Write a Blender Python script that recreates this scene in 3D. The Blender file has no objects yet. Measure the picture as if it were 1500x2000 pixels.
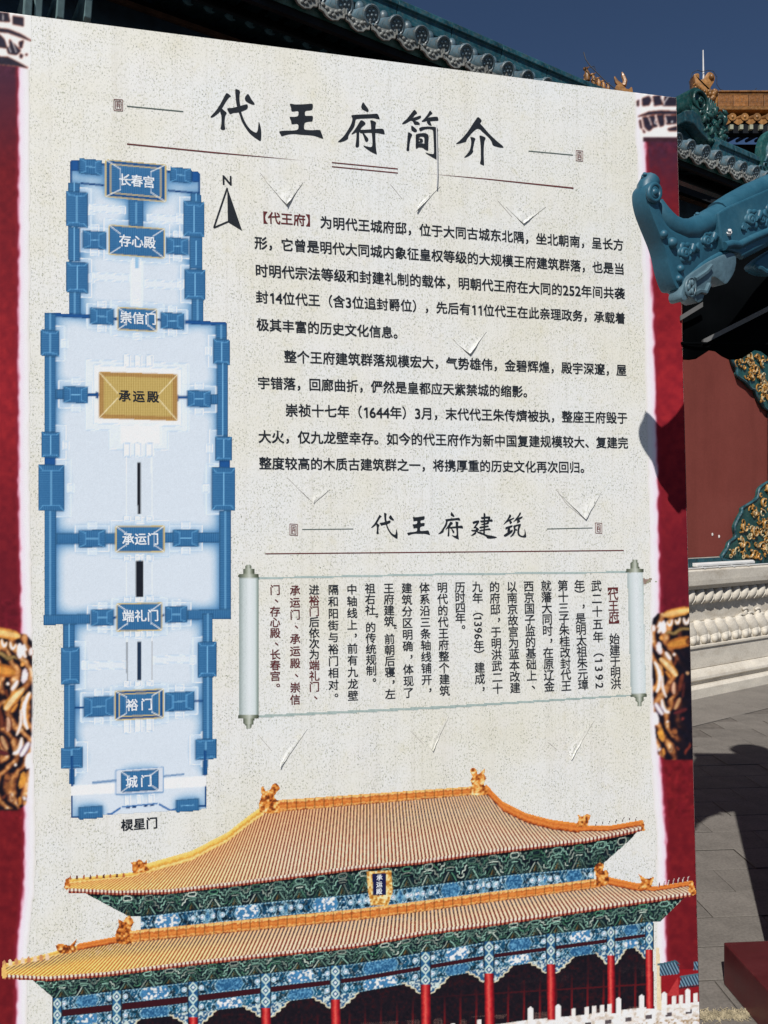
import bpy, bmesh, math, random
import numpy as np
from mathutils import Vector, Matrix
R = math.radians
random.seed(7)
rng = np.random.default_rng(11)
scene = bpy.context.scene
COL = scene.collection

# ------------------------------------------------------------------ camera
FOC = 1502.0            # focal length in units of a 1500 x 2000 frame
EYE = 1.6
cam_d = bpy.data.cameras.new('camera')
cam_d.sensor_fit = 'VERTICAL'; cam_d.sensor_height = 24.0; cam_d.lens = 24.0 * FOC / 2000.0
cam_d.clip_start = 0.05; cam_d.clip_end = 2000.0
cam = bpy.data.objects.new('camera', cam_d); COL.objects.link(cam)
cam.location = (0, 0, EYE); cam.rotation_euler = (R(90), 0, 0)
scene.camera = cam

# ------------------------------------------------------------------ sky, sun, exposure
SUN_AZ, SUN_EL = R(20), R(45)      # the light travels towards +x (20 deg right of forward) and down
world = bpy.data.worlds.new('World'); scene.world = world; world.use_nodes = True
wn = world.node_tree; wn.nodes.clear()
sky = wn.nodes.new('ShaderNodeTexSky'); sky.sky_type = 'NISHITA'; sky.sun_disc = False
sky.sun_elevation = SUN_EL; sky.sun_rotation = R(200); sky.altitude = 1100; sky.air_density = 0.8; sky.dust_density = 0.1; sky.ozone_density = 5.0
bg = wn.nodes.new('ShaderNodeBackground'); bg.inputs['Strength'].default_value = 0.055
out = wn.nodes.new('ShaderNodeOutputWorld')
wn.links.new(sky.outputs[0], bg.inputs[0]); wn.links.new(bg.outputs[0], out.inputs[0])
sun_d = bpy.data.lights.new('sun', 'SUN'); sun_d.energy = 4.6; sun_d.angle = R(0.5); sun_d.color = (1.0, 0.965, 0.915)
sun = bpy.data.objects.new('sun', sun_d); COL.objects.link(sun)
SUN = Vector((math.sin(SUN_AZ) * math.cos(SUN_EL), math.cos(SUN_AZ) * math.cos(SUN_EL), -math.sin(SUN_EL)))
sun.rotation_euler = SUN.to_track_quat('-Z', 'Y').to_euler()
sun.location = (-2, -6, 8)
vs = scene.view_settings
vs.view_transform = 'Standard'; vs.look = 'None'; vs.gamma = 1.0; vs.use_curve_mapping = False; vs.exposure = 0.0

# ------------------------------------------------------------------ helpers
def lin(c):
    c = np.asarray(c, float) / 255.0
    return np.where(c <= 0.04045, c / 12.92, ((c + 0.055) / 1.055) ** 2.4)

def ray(px, py):
    return Vector(((px - 750) / FOC, 1.0, (1000 - py) / FOC))

def at(px, py, d):                       # a point at depth d along the view through (px, py)
    r = ray(px, py) * d
    return Vector((r.x, r.y, r.z + EYE))

def on_plane(px, py, p0, n):
    r = ray(px, py); o = Vector((0, 0, EYE))
    return o + r * ((p0 - o).dot(n) / r.dot(n))

class NT:
    """small helper that writes a material's node tree"""
    def __init__(s, name):
        s.m = bpy.data.materials.new(name); s.m.use_nodes = True
        s.t = s.m.node_tree; s.t.nodes.clear()
        s.o = s.t.nodes.new('ShaderNodeOutputMaterial')
        s.b = s.t.nodes.new('ShaderNodeBsdfPrincipled')
        s.t.links.new(s.b.outputs[0], s.o.inputs[0])
        s.co = s.t.nodes.new('ShaderNodeTexCoord')
    def n(s, typ, **kw):
        nd = s.t.nodes.new(typ)
        for k, v in kw.items(): setattr(nd, k, v)
        return nd
    def link(s, a, b): s.t.links.new(a, b)
    def noise(s, scale, detail=3, rough=0.55, vec=None, stretch=None):
        nd = s.n('ShaderNodeTexNoise'); nd.inputs['Scale'].default_value = scale
        nd.inputs['Detail'].default_value = detail; nd.inputs['Roughness'].default_value = rough
        src = vec or s.co.outputs['Object']
        if stretch:
            mp = s.n('ShaderNodeMapping'); mp.inputs['Scale'].default_value = stretch
            s.link(src, mp.inputs[0]); src = mp.outputs[0]
        s.link(src, nd.inputs['Vector'])
        return nd.outputs['Fac']
    def ramp(s, fac, stops):
        nd = s.n('ShaderNodeValToRGB'); e = nd.color_ramp.elements
        while len(e) < len(stops): e.new(0.5)
        for el, (p, c) in zip(e, stops):
            el.position = p; el.color = (*(c if len(c) == 3 else c[:3]), 1)
        s.link(fac, nd.inputs[0]); return nd.outputs['Color']
    def mix(s, fac, a, b, mode='MIX'):
        nd = s.n('ShaderNodeMix', data_type='RGBA', blend_type=mode)
        for sock, v in ((nd.inputs[0], fac), (nd.inputs[6], a), (nd.inputs[7], b)):
            if isinstance(v, (int, float)): sock.default_value = v
            elif isinstance(v, tuple): sock.default_value = (*v, 1)
            else: s.link(v, sock)
        return nd.outputs[2]
    def bump(s, fac, strength=0.3, dist=0.01):
        nd = s.n('ShaderNodeBump'); nd.inputs['Strength'].default_value = strength; nd.inputs['Distance'].default_value = dist
        s.link(fac, nd.inputs['Height']); s.link(nd.outputs[0], s.b.inputs['Normal'])
    def base(s, v):
        if isinstance(v, tuple): s.b.inputs['Base Color'].default_value = (*v, 1)
        else: s.link(v, s.b.inputs['Base Color'])
    def rough(s, v):
        if isinstance(v, (int, float)): s.b.inputs['Roughness'].default_value = v
        else: s.link(v, s.b.inputs['Roughness'])
    def spec(s, v): s.b.inputs['Specular IOR Level'].default_value = v

def simple(name, c, rough=0.6, var=0.25, scale=8, bump=0.0, bscale=40, spec=0.5, dark=None, detail=4):
    t = NT(name)
    d = tuple(x * (1 - var) for x in c) if dark is None else dark
    l = tuple(min(1, x * (1 + var)) for x in c)
    t.base(t.ramp(t.noise(scale, detail), [(0.3, d), (0.55, c), (0.75, l)]))
    t.rough(rough); t.spec(spec)
    if bump: t.bump(t.noise(bscale, 3), bump, 0.01)
    return t.m

def empty(name, loc, ax=None, label=None, cat=None, group=None):
    """an Empty at a thing's base; ax = three column vectors"""
    o = bpy.data.objects.new(name, None); COL.objects.link(o)
    M = Matrix.Identity(4)
    if ax:
        for j in range(3):
            for i in range(3): M[i][j] = ax[j][i]
    M.translation = Vector(loc)
    o.matrix_world = M
    o['_'] = 0; del o['_']
    if label: o['label'] = label
    if cat: o['category'] = cat
    if group: o['group'] = group
    INV[o.name] = M.inverted(); MAT[o.name] = M
    o.empty_display_size = 0.1
    return o
INV, MAT = {}, {}

def link_mesh(name, me, mat, parent=None):
    o = bpy.data.objects.new(name, me); COL.objects.link(o)
    if mat is not None:
        for m_ in (mat if isinstance(mat, (list, tuple)) else [mat]): me.materials.append(m_)
    if parent is not None: o.parent = parent
    return o

class MB:
    """collects faces; build() links them as ONE mesh"""
    def __init__(s): s.v = []; s.f = []; s.mi = []
    def add(s, vs_, fs, mi=0):
        k = len(s.v); s.v.extend(Vector(p) for p in vs_)
        for f in fs: s.f.append([i + k for i in f]); s.mi.append(mi)
    def box(s, lo, hi, M=None, mi=0):
        x0, y0, z0 = lo; x1, y1, z1 = hi
        p = [Vector(q) for q in ((x0,y0,z0),(x1,y0,z0),(x1,y1,z0),(x0,y1,z0),(x0,y0,z1),(x1,y0,z1),(x1,y1,z1),(x0,y1,z1))]
        if M is not None: p = [M @ q for q in p]
        s.add(p, [(0,3,2,1),(4,5,6,7),(0,1,5,4),(1,2,6,5),(2,3,7,6),(3,0,4,7)], mi)
    def prism(s, poly, ext, mi=0):
        """poly: 3-D points of a flat outline; ext: extrusion vector"""
        n = len(poly); a = [Vector(p) for p in poly]; b = [p + Vector(ext) for p in a]
        s.add(a + b, [list(range(n))[::-1], list(range(n, 2 * n))] + [(i, (i + 1) % n, n + (i + 1) % n, n + i) for i in range(n)], mi)
    def tube(s, path, r, n=8, cap=True, mi=0, closed=False):
        path = [Vector(p) for p in path]; m = len(path)
        rs = r if isinstance(r, (list, tuple)) else [r] * m
        up = None; rings = []
        for i, p in enumerate(path):
            t = (path[min(i + 1, m - 1)] - path[max(i - 1, 0)])
            if closed: t = path[(i + 1) % m] - path[i - 1]
            t = t.normalized() if t.length > 1e-9 else Vector((0, 0, 1))
            if up is None:
                up = t.orthogonal().normalized()
            up = (up - t * up.dot(t)); up = up.normalized() if up.length > 1e-6 else t.orthogonal().normalized()
            w = t.cross(up)
            rings.append([p + (up * math.cos(2 * math.pi * k / n) + w * math.sin(2 * math.pi * k / n)) * rs[i] for k in range(n)])
        vs_ = [q for rg in rings for q in rg]; fs = []
        for i in range(m if closed else m - 1):
            j = (i + 1) % m
            for k in range(n): fs.append((i * n + k, i * n + (k + 1) % n, j * n + (k + 1) % n, j * n + k))
        if cap and not closed: fs += [list(range(n))[::-1], list(range((m - 1) * n, m * n))]
        s.add(vs_, fs, mi)
    def ball(s, c, r, nu=10, nv=6, mi=0, M=None):
        c = Vector(c); rx, ry, rz = r if isinstance(r, (tuple, list)) else (r, r, r)
        vs_ = []; fs = []
        for j in range(nv + 1):
            th = math.pi * j / nv
            for i in range(nu):
                ph = 2 * math.pi * i / nu
                q = Vector((rx * math.sin(th) * math.cos(ph), ry * math.sin(th) * math.sin(ph), rz * math.cos(th)))
                vs_.append(c + (M @ q if M is not None else q))
        for j in range(nv):
            for i in range(nu):
                fs.append((j * nu + i, (j + 1) * nu + i, (j + 1) * nu + (i + 1) % nu, j * nu + (i + 1) % nu))
        s.add(vs_, fs, mi)
    def sweep(s, profile, t0, t1, f, mi=0, caps=True):
        """profile: list of (n, z); extruded from t0 to t1; f(t, n, z) -> point"""
        n = len(profile)
        a = [f(t0, *p) for p in profile]; b = [f(t1, *p) for p in profile]
        fs = [(i, i + 1, n + i + 1, n + i) for i in range(n - 1)]
        if caps: fs += [list(range(n)), list(range(n, 2 * n))[::-1], (n - 1, 0, n, 2 * n - 1)]
        s.add(a + b, fs, mi)
    def build(s, name, mat, parent=None, world=True, smooth=None, bevel=0.0):
        """verts are world points when parent is an Empty made by empty() and world is set"""
        inv = INV.get(parent.name) if (parent is not None and world) else None
        me = bpy.data.meshes.new(name)
        me.from_pydata([tuple(inv @ p) if inv else tuple(p) for p in s.v], [], s.f)
        me.polygons.foreach_set('material_index', s.mi)
        bm = bmesh.new(); bm.from_mesh(me)
        bmesh.ops.remove_doubles(bm, verts=bm.verts, dist=1e-6)
        bmesh.ops.recalc_face_normals(bm, faces=bm.faces)
        if bevel:
            ed = [e for e in bm.edges if len(e.link_faces) == 2 and e.calc_face_angle(0) > 0.6]
            bmesh.ops.bevel(bm, geom=ed, offset=bevel, segments=2, affect='EDGES', profile=0.6)
        if smooth is not None:
            for f in bm.faces: f.smooth = True
            for e in bm.edges:
                if len(e.link_faces) == 2 and e.calc_face_angle(0) > R(smooth): e.smooth = False
        bm.to_mesh(me); bm.free()
        return link_mesh(name, me, mat, parent)

def copy_at(o, loc, rot=None, parent=None):
    c = o.copy(); COL.objects.link(c); c.parent = parent or o.parent
    c.location = loc
    if rot is not None: c.rotation_euler = rot
    return c

def smooth_loop(pts, n=4):
    """closed Catmull-Rom through pts"""
    p = np.asarray(pts, float); m = len(p); o = []
    for i in range(m):
        a, b, c, d = p[i - 1], p[i], p[(i + 1) % m], p[(i + 2) % m]
        L = max(np.linalg.norm(c - b), 1e-9)
        ta = 0.5 * (c - a); tb = 0.5 * (d - b)
        for t in (ta, tb):
            l = np.linalg.norm(t)
            if l > L: t *= L / l
        for k in range(n):
            t = k / n
            o.append((2*t**3 - 3*t*t + 1) * b + (t**3 - 2*t*t + t) * ta + (-2*t**3 + 3*t*t) * c + (t**3 - t*t) * tb)
    return np.array(o)

# numpy value noise
def vnoise(X, Y, scale, seed=0, octaves=1):
    r = np.random.default_rng(seed); o = 0; amp = 1; tot = 0
    for k in range(octaves):
        g = r.random((256, 256)); x = X / scale + 1000.3; y = Y / scale + 1000.7
        xi = np.floor(x).astype(int); yi = np.floor(y).astype(int); fx = x - xi; fy = y - yi
        fx = fx * fx * (3 - 2 * fx); fy = fy * fy * (3 - 2 * fy)
        a = g[yi % 256, xi % 256]; b = g[yi % 256, (xi + 1) % 256]; c = g[(yi + 1) % 256, xi % 256]; d = g[(yi + 1) % 256, (xi + 1) % 256]
        o = o + amp * ((a * (1 - fx) + b * fx) * (1 - fy) + (c * (1 - fx) + d * fx) * fy); tot += amp
        amp *= 0.5; scale = scale / 2
    return o / tot

def boxblur(a, r):
    if r < 1: return a
    for ax in (0, 1):
        pad = [(0, 0)] * a.ndim; pad[ax] = (r + 1, r)
        c = np.cumsum(np.pad(a, pad, mode='edge'), axis=ax)
        n = a.shape[ax]
        hi = [slice(None)] * a.ndim; lo = [slice(None)] * a.ndim
        hi[ax] = slice(2 * r + 1, 2 * r + 1 + n); lo[ax] = slice(0, n)
        a = (c[tuple(hi)] - c[tuple(lo)]) / (2 * r + 1)
    return a

# ================================================================== SETTING: ground
PAZ = R(-4.0)      # the paving grid: rows run along gx, columns along gy
gx = Vector((math.cos(PAZ), -math.sin(PAZ), 0)); gy = Vector((math.sin(PAZ), math.cos(PAZ), 0))

def stone_mat(name, c, sc=6.0):
    t = NT(name)
    oi = t.n('ShaderNodeObjectInfo')
    n1 = t.noise(sc, 6, 0.65); n2 = t.noise(90, 3, 0.6)
    c1 = t.ramp(n1, [(0.25, tuple(x * 0.72 for x in c)), (0.5, c), (0.78, tuple(x * 1.22 for x in c))])
    c2 = t.mix(0.35, c1, t.ramp(n2, [(0.35, (0.35, 0.35, 0.35)), (0.6, (1, 1, 1))]), 'MULTIPLY')
    hv = t.n('ShaderNodeHueSaturation'); t.link(c2, hv.inputs['Color'])
    mr = t.n('ShaderNodeMapRange'); mr.inputs['To Min'].default_value = 0.92; mr.inputs['To Max'].default_value = 1.08
    t.link(oi.outputs['Random'], mr.inputs[0]); t.link(mr.outputs[0], hv.inputs['Value'])
    t.base(hv.outputs[0]); t.rough(0.85); t.spec(0.25)
    t.bump(n2, 0.25, 0.004)
    return t.m
M_PAVER = stone_mat('grey_paving_stone', (0.195, 0.178, 0.158))
M_JOINT = simple('paving_joint_dust', (0.13, 0.115, 0.10), 0.95, 0.3, 20)
M_APRON = stone_mat('grey_apron_stone', (0.215, 0.196, 0.174), 2.5)
mb = MB()
mb.add([(-120, -40, -0.006), (160, -40, -0.006), (160, 300, -0.006), (-120, 300, -0.006)], [(0, 1, 2, 3)])
ground = mb.build('ground', M_JOINT); ground['kind'] = 'structure'

# wall frame: t along the wall, n towards the viewer, z up
DW = Vector((0.841, 0.541, 0)).normalized(); NW = Vector((DW.y, -DW.x, 0))
OW = Vector((2.63, 6.57, 0))
def W(t, n, z): return OW + DW * t + NW * n + Vector((0, 0, z))
def Wpx(px, py, n):
    p = on_plane(px, py, OW + NW * n, NW) - OW
    return p.dot(DW), p.z
pv = empty('paving', (0, 0, 0), (gx, gy, Vector((0, 0, 1))))
pv['kind'] = 'structure'
PW, PD, J = 0.40, 0.196, 0.0045
mb = MB()
mb.box((0, 0, -0.004), (PW - J, PD - J, 0.0))
b0 = mb.build('paver', M_PAVER, pv, world=False, bevel=0.0025)
first = True
row0 = int(1.9 / PD)
for r in range(row0, row0 + 25):
    off = (0.5 * PW if r % 2 else 0.0) + 0.11
    for k in range(0, 14):
        x = k * PW + off + 0.0; y = r * PD
        c = gx * (x + PW / 2) + gy * (y + PD / 2)
        # only stones on the open strip right of the board, up to the drain line before the wall
        if c.x < 0.33 * c.y - 0.05 or c.x > 0.56 * c.y + 0.45: continue
        if (c - OW).dot(NW) < 0.62: continue
        loc = (x, y, random.uniform(-0.0022, 0.0022)); rot = (random.uniform(-.003, .003), random.uniform(-.002, .002), random.uniform(-.004, .004))
        if first: b0.location = loc; b0.rotation_euler = rot; first = False
        else: copy_at(b0, loc, rot)
# apron slab course along the wall, beyond a narrow drain slot
ap = empty('wall_apron', tuple(OW), (DW, -NW, Vector((0, 0, 1)))); ap['kind'] = 'structure'
mb = MB(); mb.box((0, 0, -0.004), (1.19, 0.51, 0.002)); a0 = mb.build('slab', M_APRON, ap, world=False, bevel=0.003)
for i, t in enumerate(np.arange(-7.0, 4.0, 1.2)):
    if i == 0: a0.location = (t, -0.52, 0)
    else: copy_at(a0, (t + 0.0, -0.52, 0))

# ================================================================== SCREEN WALL with a tiled eave
M_TILE = None
def glaze(name, c, worn=0.5, rough=0.22):
    t = NT(name)
    oi = t.n('ShaderNodeObjectInfo')
    n1 = t.noise(14, 5, 0.6); n2 = t.noise(45, 4, 0.7)
    c1 = t.ramp(n1, [(0.28, tuple(x * 0.45 for x in c)), (0.5, c), (0.72, tuple(min(1, x * 1.5 + 0.01) for x in c))])
    dust = t.ramp(n2, [(0.5, (0, 0, 0)), (0.72, (1, 1, 1))])
    c2 = t.mix(t.mix(worn, (0, 0, 0), dust), c1, (0.17, 0.15, 0.125))
    hv = t.n('ShaderNodeHueSaturation'); t.link(c2, hv.inputs['Color'])
    mr = t.n('ShaderNodeMapRange'); mr.inputs['To Min'].default_value = 0.75; mr.inputs['To Max'].default_value = 1.25
    t.link(oi.outputs['Random'], mr.inputs[0]); t.link(mr.outputs[0], hv.inputs['Value'])
    t.base(hv.outputs[0])
    t.rough(t.ramp(n2, [(0.35, (rough,) * 3), (0.7, (0.75,) * 3)]))
    t.bump(n2, 0.25, 0.006)
    return t.m
M_TEAL = glaze('blue_green_glaze', (0.085, 0.14, 0.17), 0.75)
M_TEALD = glaze('deep_green_glaze', (0.012, 0.07, 0.065), 0.15, 0.12)
M_TEALB = glaze('teal_ridge_glaze', (0.014, 0.07, 0.09), 0.35, 0.22)
M_AMBER = glaze('amber_glaze', (0.25, 0.11, 0.022), 0.4, 0.25)
M_GOLD = glaze('golden_relief_glaze', (0.36, 0.17, 0.03), 0.2, 0.2)
M_CREAMR = glaze('scroll_highlight_glaze', (0.45, 0.36, 0.2), 0.3, 0.25)
M_REDW = NT('red_wall_plaster')
_n = M_REDW.noise(1.6, 5, 0.6); _n2 = M_REDW.noise(60, 4, 0.6)
M_REDW.base(M_REDW.mix(0.25, M_REDW.ramp(_n, [(0.3, (0.205, 0.047, 0.036)), (0.55, (0.235, 0.056, 0.043)), (0.8, (0.262, 0.068, 0.052))]), M_REDW.ramp(_n2, [(0.3, (0.6, 0.6, 0.6)), (0.6, (1, 1, 1))]), 'MULTIPLY'))
_n3 = M_REDW.noise(1.0, 5, 0.7, stretch=(5, 5, 0.7)); _b = M_REDW.b.inputs['Base Color'].links[0].from_socket
M_REDW.base(M_REDW.mix(0.35, _b, M_REDW.ramp(_n3, [(0.35, (0.78, 0.76, 0.74)), (0.5, (1, 1, 1)), (0.7, (1, 0.97, 0.95))]), 'MULTIPLY'))
M_REDW.rough(0.9); M_REDW.spec(0.2); M_REDW.bump(_n2, 0.15, 0.004); M_REDW = M_REDW.m
_t = NT('carved_white_stone')
_n = _t.noise(3.5, 6, 0.6, stretch=(1, 1, 2.5)); _n2 = _t.noise(70, 4, 0.7)
_t.base(_t.mix(0.45, _t.ramp(_n, [(0.25, (0.47, 0.415, 0.335)), (0.5, (0.64, 0.595, 0.515)), (0.78, (0.745, 0.685, 0.58))]), _t.ramp(_n2, [(0.3, (0.55, 0.52, 0.48)), (0.6, (1, 1, 1))]), 'MULTIPLY'))
_t.rough(0.8); _t.spec(0.3); _t.bump(_n2, 0.3, 0.004); M_STONE = _t.m
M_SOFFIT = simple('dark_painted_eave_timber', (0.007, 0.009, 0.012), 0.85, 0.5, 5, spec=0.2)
M_RAFT = simple('dark_teal_rafter_paint', (0.02, 0.06, 0.08), 0.6, 0.4, 9)
M_RAFTE = simple('teal_rafter_end_paint', (0.10, 0.24, 0.31), 0.6, 0.3, 25)
M_BEAMB = simple('blue_beam_paint', (0.02, 0.05, 0.09), 0.6, 0.5, 6)
M_BROWN = simple('brown_beam_edge_paint', (0.10, 0.055, 0.035), 0.6, 0.4, 12)

wall = empty('screen_wall', tuple(OW), (DW, -NW, Vector((0, 0, 1))),
             'red plastered screen wall with blue-green tiled eave and carved white stone base behind the board', 'wall')
T0, T1 = -7.0, 3.2
# carved stone base, course by course (z ranges read off the photograph)
def course(name, prof, mat=M_STONE):
    m_ = MB(); m_.sweep(prof, T0, T1, W); return m_.build(name, mat, wall, bevel=0.006)
course('base_slab', [(-0.6, 0.0), (0.03, 0.0), (0.03, 0.085), (0.0, 0.105), (-0.6, 0.105)])
course('base_moulding', [(-0.6, 0.107), (-0.03, 0.107), (-0.03, 0.135), (0.0, 0.15), (-0.005, 0.175), (-0.06, 0.225), (-0.6, 0.225)])
course('base_block', [(-0.6, 0.227), (-0.075, 0.227), (-0.075, 0.405), (-0.6, 0.405)])
course('base_fillet', [(-0.6, 0.407), (-0.06, 0.407), (-0.06, 0.43), (-0.6, 0.43)])
course('lotus_bed', [(-0.6, 0.432), (-0.10, 0.432), (-0.14, 0.62), (-0.6, 0.62)])
course('waist', [(-0.6, 0.622), (-0.165, 0.622), (-0.165, 0.80), (-0.6, 0.80)])
course('rope_bed', [(-0.6, 0.802), (-0.155, 0.802), (-0.155, 0.915), (-0.6, 0.915)])
course('fascia', [(-0.6, 0.955), (-0.055, 0.955), (-0.05, 1.0), (-0.05, 1.085), (-0.075, 1.10), (-0.6, 1.10)])
course('fascia_fillet', [(-0.6, 0.917), (-0.10, 0.917), (-0.08, 0.953), (-0.6, 0.953)])
# lotus petals and twisted rope lobes: carved pieces, copied along the course
mb = MB()
for s_ in (-1, 1):
    mb.ball((s_ * 0.028 + .018, -0.016, -0.062), (0.034, 0.032, 0.036), 10, 7)
Mp = Matrix.Rotation(R(-24), 4, 'Y')
mb.ball((0.006, 0.004, 0.025), (0.066, 0.05, 0.10), 14, 9, M=Mp)
mb.ball((0.012, -0.012, -0.045), (0.05, 0.032, 0.05), 12, 8, M=Mp)
pet = mb.build('lotus_petal', M_STONE, wall, world=False, smooth=60)
pet.scale = (1, 1, 1)
lob = MB()
Ml = Matrix.Rotation(R(38), 4, 'Y')
lob.ball((0, 0, 0), (0.056, 0.062, 0.088), 14, 9, M=Ml)
lob.tube([Ml @ Vector((0.052, -0.03, -0.05)), Ml @ Vector((0.056, -0.045, 0)), Ml @ Vector((0.05, -0.03, 0.05))], 0.008, 6)
lobe = lob.build('rope_lobe', M_STONE, wall, world=False, smooth=60)
PT = 0.128
for i in range(46):
    t = T0 + 1.6 + (i + 0.5) * PT * 1.22
    if t > T1: break
    if i == 0: pet.location = (t, 0.125, 0.528); pet.rotation_euler = (R(-8), R(-14), 0)
    else: copy_at(pet, (t, 0.125, 0.528), (R(-8), R(-14), random.uniform(-.03, .03)))
for i in range(60):
    t = T0 + 1.6 + (i + 0.3) * PT * 1.05
    if t > T1: break
    if i == 0: lobe.location = (t, 0.15, 0.858)
    else: copy_at(lobe, (t, 0.15, 0.858), (random.uniform(-.05, .05), random.uniform(-.05, .05), 0))
# hanging leaf carvings on the waist
mb = MB()
for px, py in ((1447, 1208), (1466, 1204), (1488, 1206), (1500, 1202), (1456, 1196), (1480, 1196)):
    t, z = Wpx(px, py, -0.15)
    mb.ball(tuple(W(t, -0.16, z)), (0.03, 0.025, 0.035), 8, 6)
    mb.tube([W(t - 0.04, -0.155, z + 0.03), W(t, -0.145, z + 0.045), W(t + 0.05, -0.155, z + 0.03)], 0.012, 6)
mb.build('waist_carving', M_STONE, wall, smooth=60)
# row of small glazed facing tiles above the base: individual pieces
mb = MB(); mb.box((0, -0.012, 0), (0.122, 0, 0.085))
ft = mb.build('facing_tile', M_TEALB, wall, world=False, bevel=0.004)
M_GROUT = simple('pale_grout', (0.45, 0.40, 0.34), 0.9)
for i in range(int((T1 - T0) / 0.127) - 14):
    t = T0 + 1.7 + i * 0.127
    if i == 0: ft.location = (t, 0.15, 1.102)
    else: copy_at(ft, (t, 0.15, 1.102))
course('tile_bed', [(-0.6, 1.102), (-0.155, 1.102), (-0.155, 1.192), (-0.6, 1.192)], M_GROUT)
# plaster face
_t, zb0 = Wpx(330, 33, -0.36)
course('wall_face', [(-0.6, 1.194), (-0.17, 1.194), (-0.17, zb0 - 0.40), (-0.6, zb0 - 0.40)], M_REDW)
# vertical strip of facing tiles at the right end of the red field
t_v, _ = Wpx(1496, 900, -0.15)
for j in range(18):
    copy_at(ft, (t_v + 0.03, 0.15, 1.21 + j * 0.128), (0, 0, 0)).scale = (1.0, 1.3, 1.46)
def corner_piece(pts, name_):
    """a glazed corner plaque: traced outline with thickness, raised rim and gilt scrolls"""
    global OUT
    OUT = [(1480 + (x - 1480) * .9, y) for x, y in pts]; P = []
    for px, py in smooth_loop(pts, 3):
        t, z = Wpx(px, py, -0.14); P.append(W(t, -0.168, z))
    m_ = MB(); m_.prism(P, NW * 0.03)
    o = m_.build(name_, M_TEALD, wall, bevel=0.004)
    m_ = MB(); m_.tube([p + NW * 0.032 for p in P], 0.013, 6, closed=True); m_.build('plaque_rim', M_TEALB, o, smooth=60)
    o2 = bpy.data.objects[o.name]
    return o
def fix_children(o):      # sub-parts were written in world space; bring them to the wall's frame
    for ch in COL.objects:
        if ch.parent == o:
            ch.data.transform(INV[wall.name])
def inside_poly(x, y, P):
    c = False
    for (xa, ya), (xb, yb) in zip(P, P[1:] + P[:1]):
        if (ya > y) != (yb > y) and x < (xb - xa) * (y - ya) / (yb - ya) + xa: c = not c
    return c
def scrolls(pxs, o, seed):
    rr = random.Random(seed); g = MB(); g2 = MB()
    for (px, py, s_, a) in pxs:
        t, z = Wpx(px, py, -0.135)
        for lay, m_, rad, off in ((0, g, 0.0125, 0.0), (1, g2, 0.0055, 0.010)):
            path = []
            for k in range(15):
                u = k / 14; th = a + u * 4.6 * (1 if s_ > 0 else -1); r_ = abs(s_) * (1 - 0.8 * u)
                path.append(W(t + r_ * math.cos(th), -0.13 + 0.015 * u + off, z + r_ * math.sin(th) * 1.1))
            m_.tube(path, [rad * (1 - 0.4 * k / 14) for k in range(15)], 6)
        for q in range(2):
            aa = rr.uniform(0, 6.28)
            g.ball(tuple(W(t + abs(s_) * 1.2 * math.cos(aa), -0.125, z + abs(s_) * 1.2 * math.sin(aa))), (0.011, 0.011, 0.012), 8, 6)
    for q in range(len(pxs) * 6):
        b_ = rr.choice(pxs); px, py = b_[0] + rr.gauss(0, 8), b_[1] + rr.gauss(0, 11)
        if not inside_poly(px, py, OUT): continue
        t, z = Wpx(px, py, -0.135); a = rr.uniform(0, 6.28); s2 = rr.uniform(.026, .058); sg = rr.choice((-1, 1)); path = []
        for k in range(9):
            u = k / 8; th = a + sg * u * 5.2; r_ = s2 * (1 - .82 * u)
            path.append(W(t + r_ * math.cos(th), -0.132 + 0.012 * u, z + r_ * math.sin(th)))
        (g if rr.random() < .68 else g2).tube(path, [(0.0085 - .004 * k / 8) for k in range(9)], 5)
    g.build('gilt_scroll', M_GOLD, o, smooth=60); g2.build('scroll_highlight', M_CREAMR, o, smooth=60)  # cream tubes put the scrolls' highlights into the colour
lo_pl = corner_piece([(1410, 1092), (1420, 1070), (1424, 1058), (1436, 1048), (1434, 1030), (1440, 1014), (1448, 1000), (1449, 992), (1462, 984), (1478, 972), (1482, 955), (1494, 944), (1515, 936), (1530, 940), (1530, 1092)], 'lower_corner_plaque')
scrolls([(1430, 1082, .03, 0), (1446, 1062, -.05, 1), (1454, 1030, .05, 2.5), (1464, 1078, .05, 4), (1470, 1000, -.045, 0.5), (1474, 1040, .055, 2), (1488, 1070, -.06, 3), (1490, 985, .05, 1.2), (1494, 1022, -.05, 5), (1500, 955, .04, 2.2), (1506, 1050, .05, 1)], lo_pl, 3)
fix_children(lo_pl)
up_pl = corner_piece([(1424, 680), (1430, 706), (1438, 720), (1440, 734), (1456, 746), (1466, 758), (1474, 762), (1480, 778), (1490, 792), (1496, 799), (1510, 800), (1530, 800), (1530, 660), (1424, 660)], 'upper_corner_plaque')
scrolls([(1446, 706, .04, 1), (1462, 698, -.045, 2), (1472, 718, .05, 4), (1484, 740, .04, 0), (1464, 735, -.035, 2), (1490, 762, .035, 3), (1488, 708, -.045, 5), (1488, 782, .03, 1)], up_pl, 5)
fix_children(up_pl)
mb = MB()
for px, py in ((1391, 1044), (1404, 1048)):
    t, z = Wpx(px, py, -0.17); mb.ball(tuple(W(t, -0.17, z)), (0.012, 0.008, 0.016), 6, 4)
mb.build('paint_chip', simple('white_paint_chip', (0.7, 0.68, 0.65), 0.8), wall)

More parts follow.
